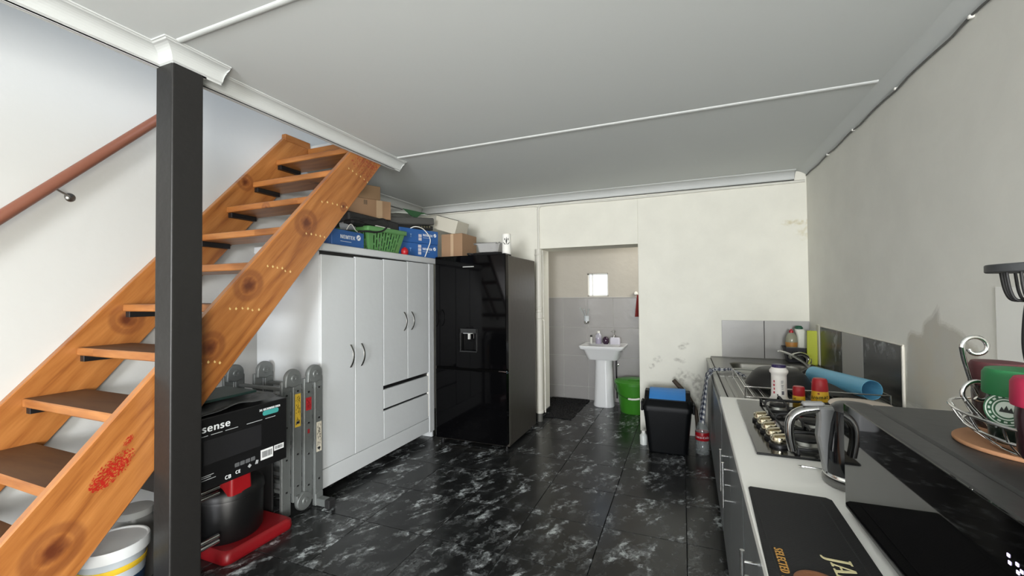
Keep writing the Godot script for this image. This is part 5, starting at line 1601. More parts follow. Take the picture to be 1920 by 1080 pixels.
	part(t, "cap", mb, M.white_plastic)
	# soft drink bottle
	t = thing("drink_bottle", "empty clear soft-drink bottle with red label on the floor by the cabinets", "bottle", V(0.152, 0, 4.36))
	mb = MB.new()
	mb.lathe([Vector2(0, 0.012), Vector2(0.03, 0.002), Vector2(0.05, 0.002), Vector2(0.060, 0.012), Vector2(0.061, 0.10), Vector2(0.058, 0.12), Vector2(0.0605, 0.135), Vector2(0.0605, 0.21), Vector2(0.056, 0.235), Vector2(0.036, 0.29), Vector2(0.017, 0.325), Vector2(0.0145, 0.34), Vector2(0.0145, 0.352)], at(0.152, 0, 4.36), 32)
	var pet := mat(Color(0.82, 0.86, 0.86, 0.2), 0.06)
	pet.transparency = BaseMaterial3D.TRANSPARENCY_ALPHA
	part(t, "bottle", mb, pet)
	mb = MB.new()
	mb.lathe([Vector2(0.0606, 0.135), Vector2(0.0616, 0.137), Vector2(0.0616, 0.208), Vector2(0.0606, 0.21)], at(0.152, 0, 4.36), 36)
	part(t, "label", mb, mat(rgb(170, 18, 30), 0.35), "red paper label")
	wrapped(t, "lettering", "Coca-Cola", 0.020, V(0.152, 0.168, 4.36), 0.0622, -2.0, M.print_white, "Droid Serif")
	mb = MB.new()
	mb.lathe([Vector2(0.017, 0.343), Vector2(0.0175, 0.366), Vector2(0.015, 0.370), Vector2(0, 0.370)], at(0.152, 0, 4.36), 20)
	mb.lathe([Vector2(0.0155, 0.336), Vector2(0.018, 0.336), Vector2(0.018, 0.341), Vector2(0.0155, 0.341)], at(0.152, 0, 4.36), 20)
	part(t, "cap", mb, M.red, "red screw cap")

# lettering bent round an upright cylinder; turn in degrees from facing the camera
func wrapped(par: Node3D, nm: String, s: String, h: float, c: Vector3, r: float, turn: float, m: Material, font := "Droid Sans", bold := true, lean := 0.0) -> void:
	var tm := TextMesh.new()
	var f := SystemFont.new()
	f.font_names = PackedStringArray([font])
	if bold: f.font_weight = 700
	tm.font = f; tm.font_size = 48; tm.text = s; tm.depth = 0.0; tm.curve_step = 3.0
	tm.pixel_size = h / 34.0
	var a := tm.get_mesh_arrays()
	var vs: PackedVector3Array = a[Mesh.ARRAY_VERTEX]
	var ix = a[Mesh.ARRAY_INDEX]
	var a0 := atan2(-c.x, -c.z) + deg_to_rad(turn)       # direction to the camera, from +z towards +x
	var mb := MB.new()
	var n_: int = ix.size() if ix != null and ix.size() else vs.size()
	for i in range(0, n_, 3):
		var p := []
		var q := []
		for k in 3:
			var v: Vector3 = vs[ix[i + k] if ix != null and ix.size() else i + k]
			var th := a0 + v.x / r
			var dir := Vector3(sin(th), 0, cos(th))
			q.append(dir)
			p.append(c + dir * r + Vector3(0, v.y + lean * v.x, 0))
		mb.tri3(p[0], p[1], p[2], q[0], q[1], q[2])
	if mb.v.size(): part(par, nm, mb, m)

# ---------------------------------------------------------------- on the worktop and the sink
func on_counter() -> void:
	# kettle
	var t := thing("kettle", "dark electric kettle with a chrome loop handle beside the microwave oven", "kettle", V(0.492, 0.905, 1.626))
	var kx := 0.492; var kd := 1.626
	var mb := MB.new()
	mb.lathe([Vector2(0, 0.0), Vector2(0.084, 0.0), Vector2(0.086, 0.006), Vector2(0.086, 0.016), Vector2(0.078, 0.022), Vector2(0, 0.022)], at(kx, 0.905, kd), 48)
	part(t, "power_base", mb, mat(rgb(120, 120, 118), 0.3, 0.6), "grey power base")
	mb = MB.new()
	mb.lathe([Vector2(0.080, 0.024), Vector2(0.083, 0.026), Vector2(0.083, 0.036), Vector2(0.081, 0.038)], at(kx, 0.905, kd), 48)
	part(t, "base_ring", mb, M.chrome)
	mb = MB.new()
	mb.lathe([Vector2(0.080, 0.037), Vector2(0.081, 0.05), Vector2(0.078, 0.12), Vector2(0.070, 0.19), Vector2(0.062, 0.225), Vector2(0.058, 0.232)], at(kx, 0.905, kd), 48)
	part(t, "body", mb, mat(rgb(17, 19, 22), 0.12))
	mb = MB.new()
	mb.lathe([Vector2(0.060, 0.230), Vector2(0.058, 0.242), Vector2(0.048, 0.250), Vector2(0.02, 0.254), Vector2(0, 0.254)], at(kx, 0.905, kd), 40)
	part(t, "lid", mb, mat(rgb(60, 60, 60), 0.35))
	mb = MB.new()
	mb.loft([spout_ring(kx + 0.055, 1.06, kd, 0.012, 0.014), spout_ring(kx + 0.066, 1.10, kd, 0.022, 0.020), spout_ring(kx + 0.078, 1.135, kd, 0.026, 0.022)], true, true)
	part(t, "spout", mb, mat(rgb(20, 22, 25), 0.15))
	# grey spine on the handle side
	mb = MB.new()
	mb.prism(PackedVector2Array([Vector2(kx - 0.082, 0.935), Vector2(kx - 0.055, 0.935), Vector2(kx - 0.040, 1.142), Vector2(kx - 0.098, 1.142), Vector2(kx - 0.096, 1.10), Vector2(kx - 0.101, 1.05)]), 0.042, Transform3D(Basis.IDENTITY, V(0, 0, kd + 0.021)), 0.006)
	part(t, "spine", mb, mat(rgb(126, 127, 127), 0.34, 0.4), "grey spine")
	mb = MB.new()
	var path := curve([V(kx - 0.055, 1.134, kd), V(kx - 0.10, 1.132, kd), V(kx - 0.145, 1.120, kd), V(kx - 0.170, 1.092, kd), V(kx - 0.174, 1.045, kd), V(kx - 0.166, 0.992, kd)], 6)
	var rings := []
	for i in path.size():
		var d: Vector3 = (path[mini(i + 1, path.size() - 1)] - path[maxi(i - 1, 0)]).normalized()
		var sd := V(0, 0, 1); var up := d.cross(sd).normalized()
		var ring := PackedVector3Array()
		for k in 14:
			var a := TAU * k / 14
			ring.append(path[i] + sd * cos(a) * 0.019 + up * sin(a) * 0.013)
		rings.append(ring)
	mb.loft(rings)
	part(t, "handle", mb, mat(rgb(176, 176, 174), 0.16, 1.0), "chrome loop handle")
	mb = MB.new()
	mb.box(V(kx - 0.108, 1.148, kd), Vector3(0.06, 0.012, 0.026), 0.004, Basis(Vector3(0, 0, 1), 0.08))
	part(t, "lid_button", mb, mat(rgb(140, 140, 138), 0.4))
	# spoon
	mb = MB.new()
	mb.tube([V(0.372, 0.909, 1.725), V(0.40, 0.909, 1.72), V(0.47, 0.910, 1.715)], [0.0035, 0.003, 0.003], 8)
	mb.lathe([Vector2(0, 0), Vector2(0.009, 0.0005), Vector2(0.010, 0.002), Vector2(0, 0.003)], at(0.370, 0.9055, 1.726), 14)
	solo("teaspoon", "small steel teaspoon handle lying in front of the kettle", "spoon", mb, M.chrome, V(0.38, 0.905, 1.72))
	# rubber bar mat
	t = thing("bar_mat", "black ribbed rubber mat with gold and cream lettering on the worktop", "mat", V(0.27, 0.905, 1.05))
	mb = MB.new()
	var pl := PackedVector2Array([Vector2(0.179, 1.480), Vector2(0.184, 1.487), Vector2(0.377, 1.482), Vector2(0.389, 1.470), Vector2(0.372, 0.62), Vector2(0.142, 0.62)])
	mb.prism(pl, 0.006, Transform3D(Basis(Vector3(1, 0, 0), V(0, 0, 1), Vector3(0, 1, 0)), V(0, 0.9045, 0)), 0.0015)
	var rm := mat(rgb(18, 18, 19), 0.75)
	var im := Image.create(64, 64, false, Image.FORMAT_RGB8)
	for y in 64:
		for x in 64:
			var f := 0.5 + 0.5 * cos(TAU * x / 64.0) * cos(TAU * y / 64.0)
			im.set_pixel(x, y, Color(f, f, f))
	im.bump_map_to_normal_map(5.0)
	rm.normal_enabled = true
	rm.normal_texture = ImageTexture.create_from_image(im)
	rm.normal_scale = 0.6
	rm.uv1_triplanar = true; rm.uv1_world_triplanar = true; rm.uv1_scale = Vector3.ONE * 110.0
	part(t, "mat", mb, rm)
	mb = MB.new()
	for q in [[0.186, 0.190, 1.46, 0.64], [0.360, 0.364, 1.46, 0.64]]: mb.bx(V(q[0] - 0.006, 0.909, q[2]), V(q[1] - 0.006, 0.9118, q[3]), 0.001)
	part(t, "border_rib", mb, mat(rgb(20, 20, 21), 0.7))
	var gold := mat(rgb(172, 128, 56), 0.5); var cream := mat(rgb(216, 206, 160), 0.5)
	var bs := Basis(V(-0.03, 0, -1).normalized(), V(1, 0, -0.03).normalized(), Vector3.UP)
	text(t, "lettering", "SELECTED", 0.017, Transform3D(bs, V(0.195, 0.9115, 1.100)), gold, "Droid Sans", true, 0.095)
	text(t, "lettering", "RESERVE", 0.017, Transform3D(bs, V(0.191, 0.9115, 1.000)), gold, "Droid Sans", true, 0.080)
	text(t, "lettering", "JAMESON", 0.042, Transform3D(bs, V(0.309, 0.9115, 1.020)), cream, "Droid Serif", true, 0.26)
	mb = MB.new()
	mb.lathe([Vector2(0, 0.0), Vector2(0.045, 0.0), Vector2(0.045, 0.0015), Vector2(0.040, 0.002), Vector2(0.037, 0.001), Vector2(0, 0.0015)], at(0.25, 0.9105, 1.036), 36)
	part(t, "emblem", mb, bumpy(mat(rgb(112, 72, 46), 0.5), 30.0, 0.8), "round copper-coloured emblem")
	# bleach bottle
	t = thing("scouring_bottle", "tall white bottle with a dark purple cap at the back of the worktop", "bottle", V(0.482, 0.905, 2.69))
	mb = MB.new()
	mb.lathe([Vector2(0, 0.0000), Vector2(0.043, 0.0000), Vector2(0.046, 0.0064), Vector2(0.046, 0.0233), Vector2(0.039, 0.0360), Vector2(0.037, 0.0848), Vector2(0.0365, 0.1484), Vector2(0.038, 0.1590), Vector2(0.0445, 0.1675), Vector2(0.0445, 0.1781), Vector2(0.036, 0.1908), Vector2(0.034, 0.1950)], at(0.482, 0.905, 2.69), 32)
	part(t, "bottle", mb, mat(rgb(230, 226, 220), 0.35))
	mb = MB.new()
	mb.lathe([Vector2(0.0325, 0.1929), Vector2(0.0325, 0.2078), Vector2(0.029, 0.2099), Vector2(0, 0.2099)], at(0.482, 0.905, 2.69), 24)
	for k in 18:
		var a := TAU * k / 18
		mb.box(V(0.482, 0.905 + 0.200, 2.69) + Vector3(cos(a), 0, sin(a)) * 0.0325, Vector3(0.003, 0.013, 0.004), 0.0005, Basis(Vector3.UP, -a))
	part(t, "cap", mb, mat(rgb(42, 30, 78), 0.4), "dark purple ribbed cap")
	var dk := mat(rgb(92, 90, 98), 0.6)
	for q in [["ABCD EFGH", 0.0, 0.0]]: pass
	mb = MB.new()
	arc_patch(mb, V(0.482, 0.905, 2.69), 0.0375, 14.0, 34.0, 0.125, 0.127); arc_patch(mb, V(0.482, 0.905, 2.69), 0.0375, 14.0, 34.0, 0.119, 0.121); arc_patch(mb, V(0.482, 0.905, 2.69), 0.0375, 14.0, 30.0, 0.113, 0.115)
	arc_patch(mb, V(0.482, 0.905, 2.69), 0.0378, 16.0, 34.0, 0.100, 0.103); arc_patch(mb, V(0.482, 0.905, 2.69), 0.0378, 18.0, 30.0, 0.092, 0.095); arc_patch(mb, V(0.482, 0.905, 2.69), 0.0380, 18.0, 32.0, 0.082, 0.0845)
	arc_patch(mb, V(0.482, 0.905, 2.69), 0.0385, 18.0, 36.0, 0.052, 0.072)
	part(t, "small_print", mb, dk)
	mb = MB.new()
	for k in 4: arc_patch(mb, V(0.482, 0.905, 2.69), 0.0384, -44.0 + 3.0 * (k % 2), -30.0, 0.055 + 0.02 * k, 0.067 + 0.02 * k)
	part(t, "red_print", mb, mat(rgb(176, 60, 72), 0.5))
	mb = MB.new()
	arc_patch(mb, V(0.482, 0.905, 2.69), 0.0388, -14.0, -6.0, 0.046, 0.054)
	part(t, "printed_square", mb, M.print_dark)
	# spice shakers
	var yellow := mat(rgb(226, 178, 40), 0.4)
	for k in 2:
		var c: Vector3 = [V(0.573, 0.905, 2.69), V(0.668, 0.905, 2.69)][k]
		t = thing("spice_shaker", ["small yellow spice shaker with a red lid next to the white bottle", "larger yellow spice shaker with a tall red lid"][k], "jar", c, "spice shakers on the worktop")
		mb = MB.new()
		var s: float = [0.80, 1.0][k]
		if k == 0: mb.lathe([Vector2(0, 0.0000), Vector2(0.027, 0.0000), Vector2(0.029, 0.0057), Vector2(0.029, 0.0460), Vector2(0.0275, 0.0506), Vector2(0, 0.0506)], Transform3D(Basis.IDENTITY, c), 28)
		else: mb.lathe([Vector2(0, 0.0000), Vector2(0.036, 0.0000), Vector2(0.040, 0.0064), Vector2(0.040, 0.0481), Vector2(0.036, 0.0835), Vector2(0, 0.0835)], Transform3D(Basis.IDENTITY, c), 28)
		part(t, "jar", mb, yellow)
		mb = MB.new()
		if k == 0: mb.lathe([Vector2(0.0285, 0.0483), Vector2(0.0285, 0.0713), Vector2(0.027, 0.0920), Vector2(0.024, 0.0966), Vector2(0, 0.0966)], Transform3D(Basis.IDENTITY, c), 28)
		else: mb.lathe([Vector2(0.0375, 0.0813), Vector2(0.0365, 0.1070), Vector2(0.033, 0.1370), Vector2(0.028, 0.1455), Vector2(0, 0.1477)], Transform3D(Basis.IDENTITY, c), 28)
		part(t, "lid", mb, M.red, "red plastic lid")
		var dg := mat(rgb(52, 66, 28), 0.5)
		if k == 1:
			wrapped(t, "lettering", "Aromat", 0.017, c + Vector3(0, 0.050, 0), 0.0408, -6.0, dg, "Droid Sans", true, 0.12)
			mb = MB.new()
			arc_patch(mb, c, 0.0407, -26.0, 14.0, 0.018, 0.033)
			part(t, "label_bar", mb, dg)
			wrapped(t, "lettering", "ORIGINAL", 0.007, c + Vector3(0, 0.0255, 0), 0.0412, -6.0, M.print_white, "Droid Sans", true)
			mb = MB.new()
			arc_patch(mb, c, 0.0378, -16.0, -2.0, 0.066, 0.074)
			part(t, "label_mark", mb, mat(rgb(150, 40, 30), 0.5))
		else:
			mb = MB.new()
			arc_patch(mb, c, 0.0294, 10.0, 50.0, 0.004, 0.030)
			part(t, "label_panel", mb, mat(rgb(176, 166, 130), 0.5))
			mb = MB.new()
			arc_patch(mb, c, 0.0297, 18.0, 44.0, 0.012, 0.026)
			part(t, "small_print", mb, mat(rgb(94, 70, 84), 0.5))
			wrapped(t, "lettering", "at", 0.012, c + Vector3(0, 0.034, 0), 0.0296, -42.0, dg)
	# pot with a pale lid on the hob
	t = thing("cooking_pot", "low pot with a pale flat lid on the hob behind the kettle", "pot", V(0.72, 0.957, 2.30))
	mb = MB.new()
	mb.lathe([Vector2(0, 0.0), Vector2(0.10, 0.0), Vector2(0.108, 0.008), Vector2(0.108, 0.046), Vector2(0.112, 0.048)], at(0.72, 0.957, 2.30), 36)
	part(t, "pot", mb, M.steel)
	mb = MB.new()
	mb.lathe([Vector2(0.114, 0.047), Vector2(0.116, 0.051), Vector2(0.110, 0.058), Vector2(0.06, 0.063), Vector2(0, 0.064)], at(0.72, 0.957, 2.30), 40)
	part(t, "lid", mb, mat(rgb(206, 192, 178), 0.4), "pale beige lid")
	# dish rack with a black pan
	t = thing("dish_rack", "wire dish rack standing on the ribbed steel drainer", "rack", V(0.72, 0.851, 3.3))
	mb = MB.new()
	for y in [0.93, 0.868]:
		mb.tube(curve([V(0.348, y, 2.955), V(1.06, y, 2.955), V(1.06, y, 3.62), V(0.348, y, 3.62)], 1, true), 0.004, 8, true)
	for q in [[0.348, 2.955], [1.06, 2.955], [1.06, 3.62], [0.348, 3.62], [0.71, 2.955], [0.71, 3.62]]:
		mb.tube([V(q[0], 0.853, q[1]), V(q[0], 0.93, q[1])], 0.004, 8)
	for k in 12: mb.tube([V(0.40 + 0.055 * k, 0.868, 2.955), V(0.40 + 0.055 * k, 0.868, 3.62)], 0.0025, 6)
	part(t, "wire_frame", mb, M.chrome)
	t = thing("black_pan", "big black pan lying upside down in the dish rack", "pan", V(0.60, 0.872, 3.42))
	mb = MB.new()
	mb.lathe([Vector2(0.195, 0.0), Vector2(0.20, 0.004), Vector2(0.19, 0.03), Vector2(0.155, 0.085), Vector2(0.12, 0.112), Vector2(0, 0.115)], at(0.60, 0.873, 3.37), 40)
	part(t, "pan", mb, mat(rgb(38, 37, 36), 0.5))
	mb = MB.new()
	mb.tube(curve([V(0.72, 0.90, 3.52), V(0.80, 0.93, 3.62), V(0.90, 0.955, 3.75)], 5), 0.012, 10)
	part(t, "handle", mb, M.black)
	t = thing("grey_dishcloth", "crumpled dark grey cloth in the dish rack below the blue roll", "cloth", V(0.92, 0.873, 3.3))
	mb = MB.new()
	cloth(mb, func(u: float, w: float) -> Vector3:
		var b := sin(PI * u) * sin(PI * w)
		return V(0.80 + 0.24 * u, 0.876 + 0.045 * b + 0.012 * sin(u * 13.0 + w * 6.0) * b, 3.12 + 0.4 * w), 22, 26, 0.005)
	part(t, "cloth", mb, mat(rgb(70, 68, 64), 0.9))
	# blue rolled mat across the rack
	t = thing("blue_roll", "bright blue rolled plastic sheet lying across the dish rack", "roll", V(0.93, 0.92, 3.3))
	mb = MB.new()
	var a := V(0.992, 0.948, 2.995); var b := V(0.862, 0.925, 3.60)
	var ax := (b - a).normalized(); var sx := ax.cross(Vector3.UP).normalized(); var uy := sx.cross(ax).normalized()
	for q in [[0.052, 0.050]]:
		mb.lathe([Vector2(0.0525, 0.004), Vector2(0.0535, 0.0), Vector2(0.055, 0.001), Vector2(0.055, a.distance_to(b) - 0.001), Vector2(0.0535, a.distance_to(b)), Vector2(0.0525, a.distance_to(b) - 0.004), Vector2(0.0525, 0.004)], Transform3D(Basis(sx, ax, sx.cross(ax)), a), 44)
	var bl := mat(rgb(122, 198, 230), 0.4)
	bl.backlight_enabled = true; bl.backlight = rgb(70, 130, 160)
	part(t, "sheet", mb, bl)
	mb = MB.new()
	mb.tube([a + uy * 0.012 + sx * 0.052 + ax * 0.002, b + uy * 0.012 + sx * 0.052 - ax * 0.002], 0.0022, 8)
	part(t, "seam", mb, bl)
	# dark caddy in the corner with bottles in it
	t = thing("sink_caddy", "dark grey plastic caddy in the corner behind the tap", "caddy", V(1.0, 0.852, 4.72))
	mb = MB.new()
	mb.loft([rr(1.005, 0.852, 4.725, 0.085, 0.055, 0.015, 4), rr(1.005, 0.856, 4.725, 0.09, 0.06, 0.015, 4), rr(1.005, 0.985, 4.725, 0.115, 0.078, 0.02, 4), rr(1.005, 0.995, 4.725, 0.122, 0.085, 0.02, 4), rr(1.005, 0.992, 4.725, 0.110, 0.073, 0.02, 4), rr(1.005, 0.87, 4.725, 0.086, 0.056, 0.015, 4)])
	part(t, "shell", mb, mat(rgb(48, 49, 54), 0.5))
	mb = MB.new()
	for k in 9:
		for j in 2: mb.bx(V(0.915 + 0.021 * k, 0.885 + 0.045 * j, 4.659 - 0.006 * j), V(0.927 + 0.021 * k, 0.92 + 0.045 * j, 4.652 - 0.006 * j), 0.001)
	part(t, "slot", mb, M.black)
	t = thing("dish_soap", "clear oil-like bottle with a red cap in the sink caddy", "bottle", V(0.955, 0.871, 4.72))
	mb = MB.new()
	mb.lathe([Vector2(0, 0), Vector2(0.044, 0.0), Vector2(0.046, 0.15), Vector2(0.05, 0.17), Vector2(0.046, 0.21), Vector2(0.030, 0.245), Vector2(0.016, 0.258)], at(0.955, 0.872, 4.72), 26)
	part(t, "bottle", mb, mat(rgb(150, 150, 130), 0.2))
	mb = MB.new()
	mb.lathe([Vector2(0.0465, 0.125), Vector2(0.0475, 0.13), Vector2(0.0505, 0.165), Vector2(0.049, 0.168)], at(0.955, 0.872, 4.72), 26)
	part(t, "label", mb, mat(rgb(176, 122, 56), 0.5), "orange label")
	mb = MB.new()
	mb.lathe([Vector2(0.018, 0.256), Vector2(0.018, 0.278), Vector2(0.008, 0.280), Vector2(0.008, 0.29), Vector2(0, 0.292)], at(0.955, 0.872, 4.72), 16)
	part(t, "cap", mb, M.red)
	t = thing("cleaner_bottle", "white bottle with a dark green cap in the sink caddy", "bottle", V(1.045, 0.871, 4.74))
	mb = MB.new()
	mb.loft([rr(1.05, 0.872, 4.74, 0.045, 0.03, 0.02, 4), rr(1.05, 1.02, 4.74, 0.048, 0.032, 0.02, 4), rr(1.045, 1.10, 4.74, 0.046, 0.03, 0.02, 4), rr(1.03, 1.15, 4.74, 0.043, 0.028, 0.02, 4), rr(1.02, 1.165, 4.74, 0.036, 0.024, 0.02, 4)])
	part(t, "bottle", mb, mat(rgb(206, 208, 196), 0.35))
	mb = MB.new()
	mb.lathe([Vector2(0.034, 0.0), Vector2(0.034, 0.015), Vector2(0.022, 0.030), Vector2(0, 0.032)], at(1.02, 1.163, 4.74), 20)
	part(t, "cap", mb, mat(rgb(26, 84, 62), 0.45))
	mb = MB.new()
	mb.box(V(1.088, 1.005, 4.585), Vector3(0.080, 0.31, 0.014), 0.004, Basis(Vector3.UP, -0.45) * Basis(Vector3(1, 0, 0), -0.06))
	solo("green_board", "yellow-green chopping board leaning in the sink corner", "board", mb, mat(rgb(176, 184, 52), 0.5), V(1.10, 0.852, 4.6))
	mb = MB.new()
	mb.bx(V(1.122, 0.858, 4.512), V(1.137, 1.22, 4.60), 0.004)
	solo("white_board", "narrow white board upright between the yellow-green board and the black tiles", "board", mb, mat(rgb(196, 194, 180), 0.45), V(1.13, 0.858, 4.55))
	# checked dish towel hanging over the front edge of the sink
	var im2 := Image.create(64, 64, false, Image.FORMAT_RGB8)
	for y in 64:
		for x in 64:
			var k := int((x / 8) % 2 == 0) + int((y / 8) % 2 == 0)
			im2.set_pixel(x, y, [rgb(226, 226, 222), rgb(112, 118, 130), rgb(24, 30, 52)][k])
	var ck := textured(im2, 0.9)
	ck.uv1_scale = Vector3(1.6, 2.5, 1.0)
	t = thing("dish_towel", "checked blue and white towel hanging over the sink front by the wall", "towel", V(0.2, 0.5, 3.85))
	mb = MB.new()
	cloth(mb, func(u: float, w: float) -> Vector3:
		var d := lerpf(3.75, 3.99, u) + 0.02 * w
		var fold := 0.014 * sin(u * 15.0 + 0.8) * (0.25 + w)
		return V(0.222 - 0.028 * minf(w * 8.0, 1.0) - 0.05 * w + fold - 0.012, 0.868 - 0.43 * w + 0.025 * u * w, d), 26, 24, 0.004)
	part(t, "hanging_end", mb, ck)
	mb = MB.new()
	var rp := curve([V(0.205, 0.866, 3.86), V(0.25, 0.872, 3.92), V(0.30, 0.873, 3.90), V(0.36, 0.872, 3.95), V(0.405, 0.868, 3.82), V(0.44, 0.862, 3.68)], 6)
	var rad := []
	for i in rp.size(): rad.append(0.016 + 0.004 * sin(i * 2.3) - 0.008 * float(i) / rp.size())
	mb.tube(rp, rad, 9)
	part(t, "bunched_end", mb, ck)

func spout_ring(x: float, y: float, d: float, rx: float, rd: float) -> PackedVector3Array:
	var o := PackedVector3Array()
	for k in 12:
		var a := TAU * k / 12
		o.append(V(x + cos(a) * rx, y, d + sin(a) * rd))
	return o

# patch on an upright cylinder, angles in degrees from facing the camera (to the right positive)
func arc_patch(mb: MB, c: Vector3, r: float, a0: float, a1: float, y0: float, y1: float) -> void:
	var f := atan2(-c.x, -c.z)
	for k in 6:
		var p := f + deg_to_rad(lerpf(a0, a1, k / 6.0)); var q := f + deg_to_rad(lerpf(a0, a1, (k + 1) / 6.0))
		var dp := Vector3(sin(p), 0, cos(p)); var dq := Vector3(sin(q), 0, cos(q))
		var u := Vector3.UP
		mb.tri3(c + dp * r + u * y0, c + dq * r + u * y0, c + dq * r + u * y1, dp, dq, dq)
		mb.tri3(c + dp * r + u * y0, c + dq * r + u * y1, c + dp * r + u * y1, dp, dq, dp)

# ---------------------------------------------------------------- microwave oven and what stands on it
func microwave_top() -> void:
	var t := thing("microwave_oven", "large black microwave oven with a mirror-glass door on the worktop", "microwave", V(0.63, 0.905, 1.06))
	var satin := bumpy(mat(rgb(48, 48, 48), 0.42), 3.0, 0.05)
	var mb := MB.new()
	mb.bx(V(0.464, 0.918, 0.715), V(0.90, 1.203, 1.415), 0.005)
	part(t, "housing", mb, satin)
	mb = MB.new()
	mb.bx(V(0.408, 0.918, 0.71), V(0.458, 1.204, 1.418), 0.004)
	var dr := part(t, "door", mb, satin)
	mb = MB.new()
	mb.bx(V(0.4045, 0.92, 0.712), V(0.409, 1.202, 1.416), 0.001)
	part(dr, "glass", mb, mat(rgb(4, 4, 5), 0.03), "mirror-black door glass")
	mb = MB.new()
	mb.bx(V(0.457, 0.925, 0.72), V(0.465, 1.196, 1.41), 0.0)
	part(t, "door_gap", mb, M.black)
	var led := mat(rgb(225, 215, 255), 0.5)
	led.emission_enabled = true; led.emission = rgb(222, 210, 255); led.emission_energy_multiplier = 2.0
	mb = MB.new()
	for q in [[0.786, 1.147], [0.784, 1.138], [0.770, 1.144], [0.769, 1.134], [0.762, 1.139]]: mb.bx(V(0.4036, q[1] - 0.0022, q[0] - 0.0022), V(0.4047, q[1] + 0.0022, q[0] + 0.0022), 0.0)
	part(t, "display_segment", mb, led, "lit violet-white display segments")
	for q in [[0.44, 0.75], [0.44, 1.38], [0.86, 0.75], [0.86, 1.38]]:
		mb = MB.new()
		mb.lathe([Vector2(0, 0), Vector2(0.014, 0.0), Vector2(0.014, 0.014), Vector2(0, 0.014)], at(q[0], 0.9045, q[1]), 14)
		part(t, "foot", mb, M.rubber)
	# cork mat and fruit basket
	mb = MB.new()
	mb.lathe([Vector2(0, 0.0), Vector2(0.119, 0.0), Vector2(0.121, 0.002), Vector2(0.121, 0.006), Vector2(0.119, 0.008), Vector2(0, 0.008)], at(0.627, 1.2035, 1.115), 48)
	solo("cork_mat", "round tan cork mat on top of the microwave oven", "mat", mb, bumpy(mat(rgb(178, 130, 94), 0.85), 30.0, 0.4), V(0.627, 1.2035, 1.115))
	t = thing("wire_basket", "chrome wire basket with scrolled ends holding three jars on the cork mat", "basket", V(0.627, 1.2115, 1.08))
	mb = MB.new()
	for q in [[0.045, 0.003], [0.075, 0.03], [0.09, 0.06]]:
		var ring := []
		for k in 28:
			var a := TAU * k / 28
			ring.append(V(0.583 + cos(a) * q[0], 1.2145 + q[1], 1.055 + sin(a) * q[0] * 1.9))
		mb.tube(ring, 0.003, 7, true)
	for k in 14:
		var a := TAU * k / 14
		mb.tube(curve([V(0.583 + cos(a) * 0.045, 1.2175, 1.055 + sin(a) * 0.0855), V(0.583 + cos(a) * 0.075, 1.2445, 1.055 + sin(a) * 0.1425), V(0.583 + cos(a) * 0.09, 1.2745, 1.055 + sin(a) * 0.171)], 3), 0.0022, 6)
	part(t, "wire_bowl", mb, M.chrome)
	# two scrolls at the far end: high one and low one
	mb = MB.new()
	mb.tube(scroll(V(0.541, 1.393, 1.13), 0.022, true), 0.0042, 10)
	mb.tube(curve([scroll(V(0.541, 1.393, 1.13), 0.022, true)[0], V(0.528, 1.36, 1.135), V(0.545, 1.31, 1.145), V(0.565, 1.27, 1.15)], 6), 0.0042, 10)
	part(t, "scroll", mb, M.chrome, "upper chrome scroll")
	mb = MB.new()
	mb.tube(scroll(V(0.535, 1.305, 1.11), 0.026, false), 0.0042, 10)
	mb.tube(curve([scroll(V(0.535, 1.305, 1.11), 0.026, false)[0], V(0.53, 1.265, 1.10), V(0.55, 1.243, 1.09), V(0.585, 1.228, 1.08)], 6), 0.0042, 10)
	part(t, "scroll", mb, M.chrome, "lower chrome scroll")
	var cols := [rgb(84, 40, 44), rgb(32, 110, 62), rgb(158, 26, 62)]
	var spots := [V(0.587, 1.230, 1.155), V(0.563, 1.230, 1.052), V(0.546, 1.230, 0.952)]
	var bodies := [rgb(58, 42, 38), rgb(22, 34, 26), rgb(44, 20, 26)]
	var names := ["jar with a dull maroon lid in the wire basket by the chrome scroll", "jar with a dark green lid and a round ring emblem in the wire basket", "jar with a crimson lid at the near end of the wire basket"]
	for k in 3:
		var c: Vector3 = spots[k]
		t = thing("lidded_jar", names[k], "jar", c, "jars in the wire basket")
		var r: float = [0.042, 0.047, 0.044][k]
		mb = MB.new()
		mb.lathe([Vector2(0, 0), Vector2(r * 0.75, 0.0), Vector2(r * 0.86, 0.01), Vector2(r * 0.92, 0.07), Vector2(r * 0.86, 0.09), Vector2(0, 0.09)], Transform3D(Basis.IDENTITY, c), 30)
		part(t, "jar", mb, mat(bodies[k], 0.25))
		mb = MB.new()
		mb.lathe([Vector2(r * 0.9, 0.085), Vector2(r, 0.087), Vector2(r * 1.02, 0.092), Vector2(r, 0.125), Vector2(r * 0.9, 0.133), Vector2(0, 0.136)], Transform3D(Basis.IDENTITY, c), 34)
		part(t, "lid", mb, mat(cols[k], 0.6))
		if k == 1:
			mb = MB.new()
			var f := atan2(-c.x, -c.z)
			var n0 := Vector3(sin(f - 0.35), 0.15, cos(f - 0.35)).normalized()
			var up := (Vector3.UP - n0 * n0.y).normalized(); var rt := up.cross(n0)
			var ex := Transform3D(Basis(rt, n0, -up), c + Vector3(0, 0.058, 0) + n0 * (r * 0.91))
			mb.lathe([Vector2(0, 0.0), Vector2(0.030, 0.0), Vector2(0.030, 0.004), Vector2(0, 0.0045)], ex, 30)
			var em := part(t, "emblem", mb, mat(rgb(24, 84, 50), 0.5), "green round emblem with white rings")
			mb = MB.new()
			mb.lathe([Vector2(0.0255, 0.005), Vector2(0.0275, 0.005)], ex, 30)
			mb.lathe([Vector2(0.0165, 0.005), Vector2(0.0185, 0.005)], ex, 30)
